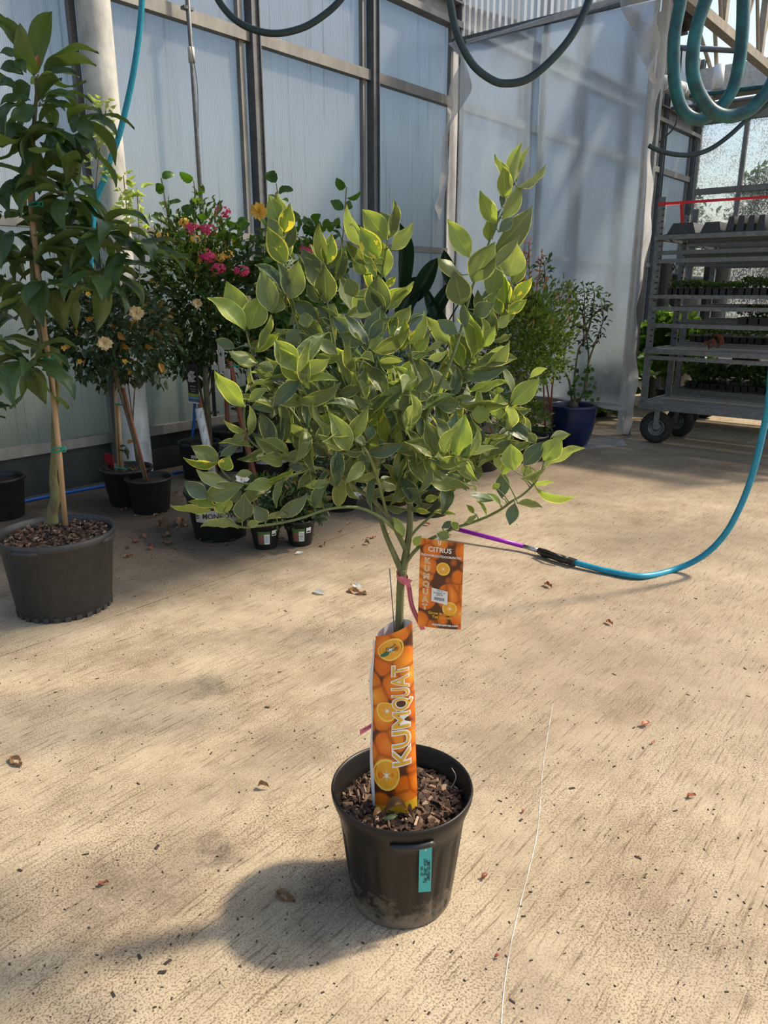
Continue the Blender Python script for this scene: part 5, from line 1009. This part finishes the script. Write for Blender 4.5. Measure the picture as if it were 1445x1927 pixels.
# white tags and redwood stake further right
r,b,p=hp[2]
MB().tube([WY(480,905,b.y-.5),WY(452,780,b.y-.5),WY(432,680,b.y-.5)],.022,6).build('stake',M['brick'],r); MB().tube([WY(428,800,b.y-.3),WY(424,690,b.y-.3)],.018,6).build('stake',M['brick'],r)
for x,y in [(441,688),(480,866)]: MB().tube([WY(x-8,y,b.y-.54),WY(x+8,y+1,b.y-.54)],.006,6).build('tie',M['tie'],r)
for i,(x,y,lb) in enumerate([(416,672,'white plant tag with small grey emblem, left of the redwood stake'),(428,720,'long white plant tag hanging before the redwood stake'),(404,695,'blue and white plant tag partly behind the black flower tag')]):
    q=root('plant_tag',WY(x,y,b.y-.55),lb,'tag'); cc=WY(x,y,b.y-.55); quad(q,'card',M['white'],cc,ND,ZD,.07,.2 if i<2 else .06,.002)
    if i==0: flatdisc(q,'emblem',M['galvd'],lambda x_,y_:cc+ND*x_+ZD*y_-UD*.003,.012,.014,0,0.02)
    else: quad(q,'band',M['cream' if i==1 else 'blue'],cc-ZD*.02-UD*.002,ND,ZD,.06,.03,.001)
for k in range(160):
    if k==0:
        hx=[(r,WY(x,y,b.y-.1+uni(-.1,.1))) for x,y in [(470,640),(520,690),(540,600),(600,720),(560,790),(480,760),(620,640)]]
        for rr_,c in hx: crown(r,c,(.17,.16,.17),il,28,170,.06,M['ixo'],.5,.1,.45,k)
# --- hibiscus shoots
hl=leafset('hibiscus_leaf',M['hib'],4,arch=.10,fold=.08,wave=.03,a=.72,b=.62,nv=10,nu=2,serr=.05)
r,b,p=hp[3]; r['label']='hibiscus with large bright green leaves and a yellow flower, in the rear lettered pot'; r.name='hibiscus_shrub'
def shoot(r,P,Y,n,size,lset,rad=.0045,top=True,mat=None):
    C_=catmull([WY(x,y,Y) for x,y in P],6); MB().tube(C_,rad,6).build('branch',mat or M['bark'],r,True)
    m=len(C_)
    for i in range(n):
        q=C_[int((.3+.7*i/(n-1))*(m-1))]; a=i*2.4+.5; d=V((math.cos(a),math.sin(a)*.6,uni(.0,.6))).normalized(); l=size*uni(.7,1.15)*(.75+.25*(1-i/n)); leafobj(r,random.choice(lset),q+d*size*.05,q+d*(l+size*.05),l*.68,(O0-q).normalized()*.8+rdir()*.8+ZD*.3)
Yh=b.y+.1
for P,n in [([(500,850),(520,600),(530,450),(520,345)],20),([(520,850),(600,650),(640,480),(652,352)],20),([(500,850),(470,600),(380,470),(365,340)],18),([(500,860),(440,640),(340,500),(303,335)],22),([(520,800),(560,600),(585,480),(590,420)],16),([(500,800),(500,560),(492,430)],16),([(520,800),(500,600),(455,470),(445,420)],14),([(520,800),(560,640),(610,520),(690,470)],14)]: shoot(r,P,Yh,n,.145,hl)
crown(r,WY(570,520,Yh+.1),(.45,.3,.38),hl,90,350,.09,M['hib'],.5,0,.65,9,data=leafdata(nv=5,nu=2,a=.72,b=.62))
flower(r,WY(487,398,Yh-.25),.13,'pet_y',9)
# pale vine on the pole
r,b,p=hp[0]
vn=root('jasmine_vine',V((WY(238,640,5.35).x,5.32,0)),'thin vine with pale variegated leaves climbing in front of the round pole','vine')
jl=leafset('pale_leaf',M['jas'],3,arch=.15,wave=.05,a=.8,b=1.2,nv=5,nu=2)
for P in [[(180,640),(178,420),(185,300),(196,240),(200,190)],[(230,640),(232,480),(238,400),(232,330)],[(262,640),(262,460),(260,400),(258,355)]]:
    C_=catmull([WY(x,y,5.35) for x,y in P],6); MB().tube(C_,.004,5).build('stem',M['bark'],vn,True)
    for i in range(8,len(C_)): 
        for sk in range(3): d=(V((uni(-1,1),uni(-1,0),uni(-.5,.4)))).normalized(); l=uni(.05,.10); leafobj(vn,random.choice(jl),C_[i]+d*.03,C_[i]+d*(l+.03),l*.35,(O0-C_[i]).normalized()+rdir()*.6)
vb=V((WY(238,640,5.35).x,5.32,0)); MB().lathe([(0,0),(.06,0),(.08,.15),(.085,.15),(.075,.14),(0,.13)],vb,20).build('pot',M['black'],vn,True)
for x in(180,230,262): MB().tube(catmull([vb+ZD*.13,vb+ZD*.5,WY(x,640,5.35)],5),.005,6).build('stem',M['bark'],vn)
# --- two small gardenias
fl_=[]
for i,(x,y,lb) in enumerate([(497,1036,'left one of two small square-tagged black pots of glossy gardenia, with white flower'),(563,1030,'right one of two small square-tagged black pots of glossy gardenia')]):
    b=G(x,y)+V((0,.07,0)); r,p=potted('small_gardenia',b,lb,'plant',.066,.088,.155,'black',0,.006,.8)
    a0=math.atan2(-b.y,-b.x)
    def cyl(a,z,o,b=b): rr=.069+.022*z/.155+.0015+o; return b+V((rr*math.cos(a0+a),rr*math.sin(a0+a),z))
    def patch(nm,mt,a0_,a1_,z0,z1,o,par): 
        m=MB(); sheet(m,lambda u_,v_:cyl(a0_+(a1_-a0_)*u_,z0+(z1-z0)*v_,o),8,1); return m.build(nm,mt,par)
    lg=patch('picture_label',pbr('label_green',(.06,.15,.03),.5,0,.1,10),-.55,.32,.035,.115,0,p); patch('text_panel',M['white'],-.10,.27,.038,.098,.0006,p); patch('photo',pbr('label_photo',(.35,.12,.10),.5,0,.6,140),-.50,-.16,.04,.092,.0006,p); patch('price_sticker',M['white'],.42,.78,.085,.118,.0006,p); patch('barcode',M['ink'],.46,.74,.089,.098,.0012,p)
    for k in range(5): patch('print_line',M['galvd'],-.05,.22,.048+.009*k,.051+.009*k,.0012,p)
    c=b+ZD*(.27 if i==0 else .24); crown(r,c,(.17,.15,.13),gl,110,420,.045,M['hib'] if 0 else M['gar'],.5,.3,.42,20+i); stems(r,b+ZD*.13,c,(.12,.12,.1),6,M['twig'],.003)
    hl2=leafset('young_leaf',M['ixo'],2,a=.85,nv=4,nu=2)
    for k in range(60): d=rdir(); d.z=abs(d.z); q=c+V((d.x*.15,d.y*.14,d.z*.14)); leafobj(r,random.choice(hl2),q,q+(ZD+rdir()*.7).normalized()*.045,.016,rdir())
    if i==0: flower(r,WY(454,902,b.y-.14),.075,'pet_w',5); flower(r,WY(500,925,b.y-.1),.05,'pet_w',5)
# --- dark pots and plants behind the centre tree
dk=[((640,965),.10,.13,.22,'black','low black pot with small leafy plant directly behind the centre trunk, left','gar',.24,.30),((735,955),.13,.16,.26,'black','black pot of dark foliage behind the centre trunk','ixo',.30,.42),((812,975),.115,.135,.20,'dgreen','low grey-green pot with small round leaves behind the right limbs','seed',.16,.28),((900,890),.18,.215,.26,'black','wide black pot behind the right side of the kumquat crown','ixo',.30,.55),((690,905),.14,.17,.3,'black','black pot by the wall behind the crown','ixo',.36,.8),((580,905),.13,.16,.3,'dgreen','dark green pot at the wall, behind the two small pots','hib',.32,.75),((800,880),.14,.17,.3,'black','black pot by the wall below the paddle leaves','gar',.34,.8)]
for i,((x,y),r0,r1,h,mt,lb,lk,cr,ch_) in enumerate(dk):
    b=G(x,y)+V((0,r0,0)); r,p=potted('shrub_pot',b,lb,'plant',r0,r1,h,mt,24 if mt=='black' else 0)
    ls={'gar':gl,'ixo':il,'hib':hl,'seed':leafset('round_leaf',M['seed'],2,a=.8,b=.5,nv=5,nu=2)}[lk]
    c=b+ZD*ch_; crown(r,c,(cr,cr*.8,cr*.85),ls,70,420,.05 if lk!='hib' else .09,M[lk],.5,.1,.5,30+i); stems(r,b+ZD*h*.8,c,(cr*.7,cr*.6,cr*.6),6,M['bark'],.006)
    if i in(0,): flower(r,WY(672,930,b.y-.15),.06,'pet_w',5)
# paddle-leaved plant
b=NU(-4.55,5.3,0); r,p=potted('bird_of_paradise',b,'plant with dark paddle leaves on long stalks against the left wall, behind the crown','plant',.15,.19,.3,'black')
bl=leafset('paddle_leaf',M['bop'],3,arch=.08,fold=.18,wave=.02,a=1.0,b=.6,nv=10)
for (bx,by,tx,ty,w) in [(748,560,752,420,28),(776,560,776,470,0),(745,610,788,520,34),(780,570,824,485,30),(800,620,850,530,24),(850,640,800,540,26),(760,520,757,440,16),(870,560,835,470,26),(720,600,700,500,24),(900,620,870,520,22)]:
    if not w: continue
    B=WY(bx,by,b.y-.1); Tt=WY(tx,ty,b.y-.1+uni(-.1,.1)); leafobj(r,random.choice(bl),B,Tt,w/CF*6.6*1.1,(O0-B).normalized()+rdir()*.5); MB().tube(catmull([b+ZD*.25,b.lerp(B,.5)+ZD*.0,B],5),.008,6).build('stalk',M['bop'],r,True)
tag(MB().tube(catmull([D(772,466,6.2),D(773,480,6.2),D(776,496,6.18)],4),.014,8).build('hook',M['black'],smooth=True),'small black rubber strap hooked over the mid rail left of the partition','strap')
# --- eugenia
b=G(995,872)+V((0,.17,0)); r,p=potted('eugenia_topiary',b,'yellow-green eugenia ball topiary with pinkish tips, on a trunk in a black pot','tree',.15,.18,.22,'black')
el=leafset('eugenia_leaf',M['eug'],3,arch=.1,nv=4,nu=2); et=leafset('eugenia_tip',M['eugt'],2,arch=.1,nv=4,nu=2); Y0=b.y
c=WY(988,632,Y0); crown(r,c,(.40,.36,.46),el,290,4200,.042,M['eug'],.65,.5,.5,41); 
c=WY(1000,480,Y0)
MB().tube([b+ZD*.2,WY(975,760,Y0),WY(975,700,Y0)],.02,8).build('trunk',M['bark'],r,True)
for P in [[(995,640),(996,540),(995,455)],[(1000,620),(1008,560),(1020,478)],[(990,620),(985,540),(986,480)]]:
    C_=catmull([WY(x,y,Y0-.1) for x,y in P],8); MB().tube(C_,.004,5).build('shoot',M['brick'],r,True)
    for i,q in enumerate(C_[5:]):
        for _ in range(2): d=(rdir()+ZD*.8).normalized(); leafobj(r,random.choice(et if i>6 or rnd()<.3 else el),q,q+d*.045,.018,rdir())
for _ in range(26): d=rdir(); q=WY(988,610,Y0)+V((d.x*.38,-abs(d.y)*.36,abs(d.z)*.42)); leafobj(r,random.choice(et),q,q+(ZD+d*.5).normalized()*.04,.018,rdir())
b=G(1022,846)+V((0,.12,0)); r,p=potted('eugenia_shrub',b,'low sparse green shrub with two thin red stems, left of the blue pot','plant',.11,.14,.17,'black'); Y0=b.y
for P in [[(1027,825),(1024,760),(1022,700)],[(1037,815),(1038,740),(1044,680)],[(1038,780),(1028,720),(1015,690)]]: MB().tube([WY(*q,Y0) for q in P],.008,6).build('stem',pbr('red_stem',(.25,.06,.04),.6,0,.3,30),r,True)
crown(r,WY(985,790,Y0-.1),(.24,.2,.26),el,120,700,.04,M['eug'],.4,.4,.5,43); stems(r,WY(985,845,Y0),WY(985,780,Y0-.1),(.2,.15,.25),7,M['bark'],.004)
crown(r,WY(1040,690,Y0),(.16,.12,.12),el,40,90,.045,M['eug'],.4,.4,.5,44)
# --- blue pot
b=G(1081,843)+V((0,.16,0)); r=root('blue_pot_shrub',b,'open-branched dark shrub in a glossy cobalt blue glazed pot','plant'); Y0=b.y
MB().lathe([(0,0),(.13,0),(.155,.02),(.185,.10),(.205,.20),(.213,.30),(.218,.36),(.222,.375),(.218,.385),(.205,.385),(.20,.37),(.198,.30)],b,48).build('pot',M['blue'],r,True)
MB().lathe([(0,.35),(.10,.345),(.20,.335)],b,24).build('soil',M['soil'],r,True)
MB().lathe([(.02,.33),(.045,.34),(.05,.38),(.035,.42),(0,.44)],b,10,lambda an,z:1+.2*math.sin(3*an)).build('root_knot',M['bark'],r,True)
cl_=leafset('shrub_leaf',M['cam'],3,arch=.15,nv=5,nu=2); tips=[]
for P in [[(1082,755),(1080,720),(1088,660),(1098,640),(1096,590),(1075,545),(1055,535)],[(1090,755),(1104,720),(1107,665),(1100,600),(1100,560),(1098,540)],[(1076,755),(1070,715),(1055,685),(1050,640),(1040,590),(1030,550),(1024,500)],[(1100,730),(1108,680),(1122,640),(1135,600),(1130,560)],[(1096,650),(1110,610),(1118,560),(1115,540)],[(1060,700),(1062,660),(1075,620),(1080,580),(1062,540)],[(1024,560),(1025,520),(1024,492)],[(1095,620),(1120,590),(1140,575)],[(1050,640),(1030,620),(1015,600)]]:
    C_=catmull([WY(x,y,Y0+uni(-.15,.15) if i>1 else Y0) for i,(x,y) in enumerate(P)],5); n=len(C_); MB().tube(C_,[.011-.008*i/n for i in range(n)],7).build('branch',M['bark'],r,True)
    for i in range(int(n*.45),n):
        for _ in range(4): d=(V((uni(-1,1),uni(-1,1),uni(-.6,.5)))).normalized(); l=uni(.04,.07); q=C_[i]+d*uni(.0,.09); leafobj(r,random.choice(cl_),q,q+d*l,l*.45,ZD+rdir()*.6)
gl3=leafset('weed_leaf',M['hib'],2,a=.8,b=.6,nv=4,nu=2)
for _ in range(40): q=WY(1098+uni(-25,25),720+uni(-45,35),Y0-.08); d=rdir(); leafobj(r,random.choice(gl3),q,q+d*.05,.035,(O0-q).normalized()+rdir()*.6)
# plants behind the partition
for i,(n,u,cz,rad,lb) in enumerate([(-3.7,8.3,.5,.6,'blurred leafy green plant behind the plastic partition, beside the blue pot'),(-4.2,8.9,.7,.5,'blurred dark bush behind the plastic partition, near the wall'),(-3.2,9.4,.8,.5,'blurred pale green plant behind the partition near its right edge')]):
    b=NU(n,u,0); r,p=potted('leafy_plant',b,lb,'plant',.15,.19,.25,'black'); crown(r,b+ZD*cz,(rad*.8,rad*.8,rad*.7),hl,60,520,.16,M['hib'],.4,-.1,.7,50+i,data=leafdata(nv=5,nu=2,a=.72,b=.6)); stems(r,b+ZD*.2,b+ZD*cz,(rad*.5,)*3,6,M['twig'],.008)
tag(MB().add([G(*p,.006) for p in [(1090,826),(1150,822),(1172,826),(1178,838),(1140,842),(1100,846)]],[(0,5,4,3,2,1)]).build('film_scrap',M['filmw']),'crumpled scrap of clear plastic lying on the floor at the foot of the partition','plastic')
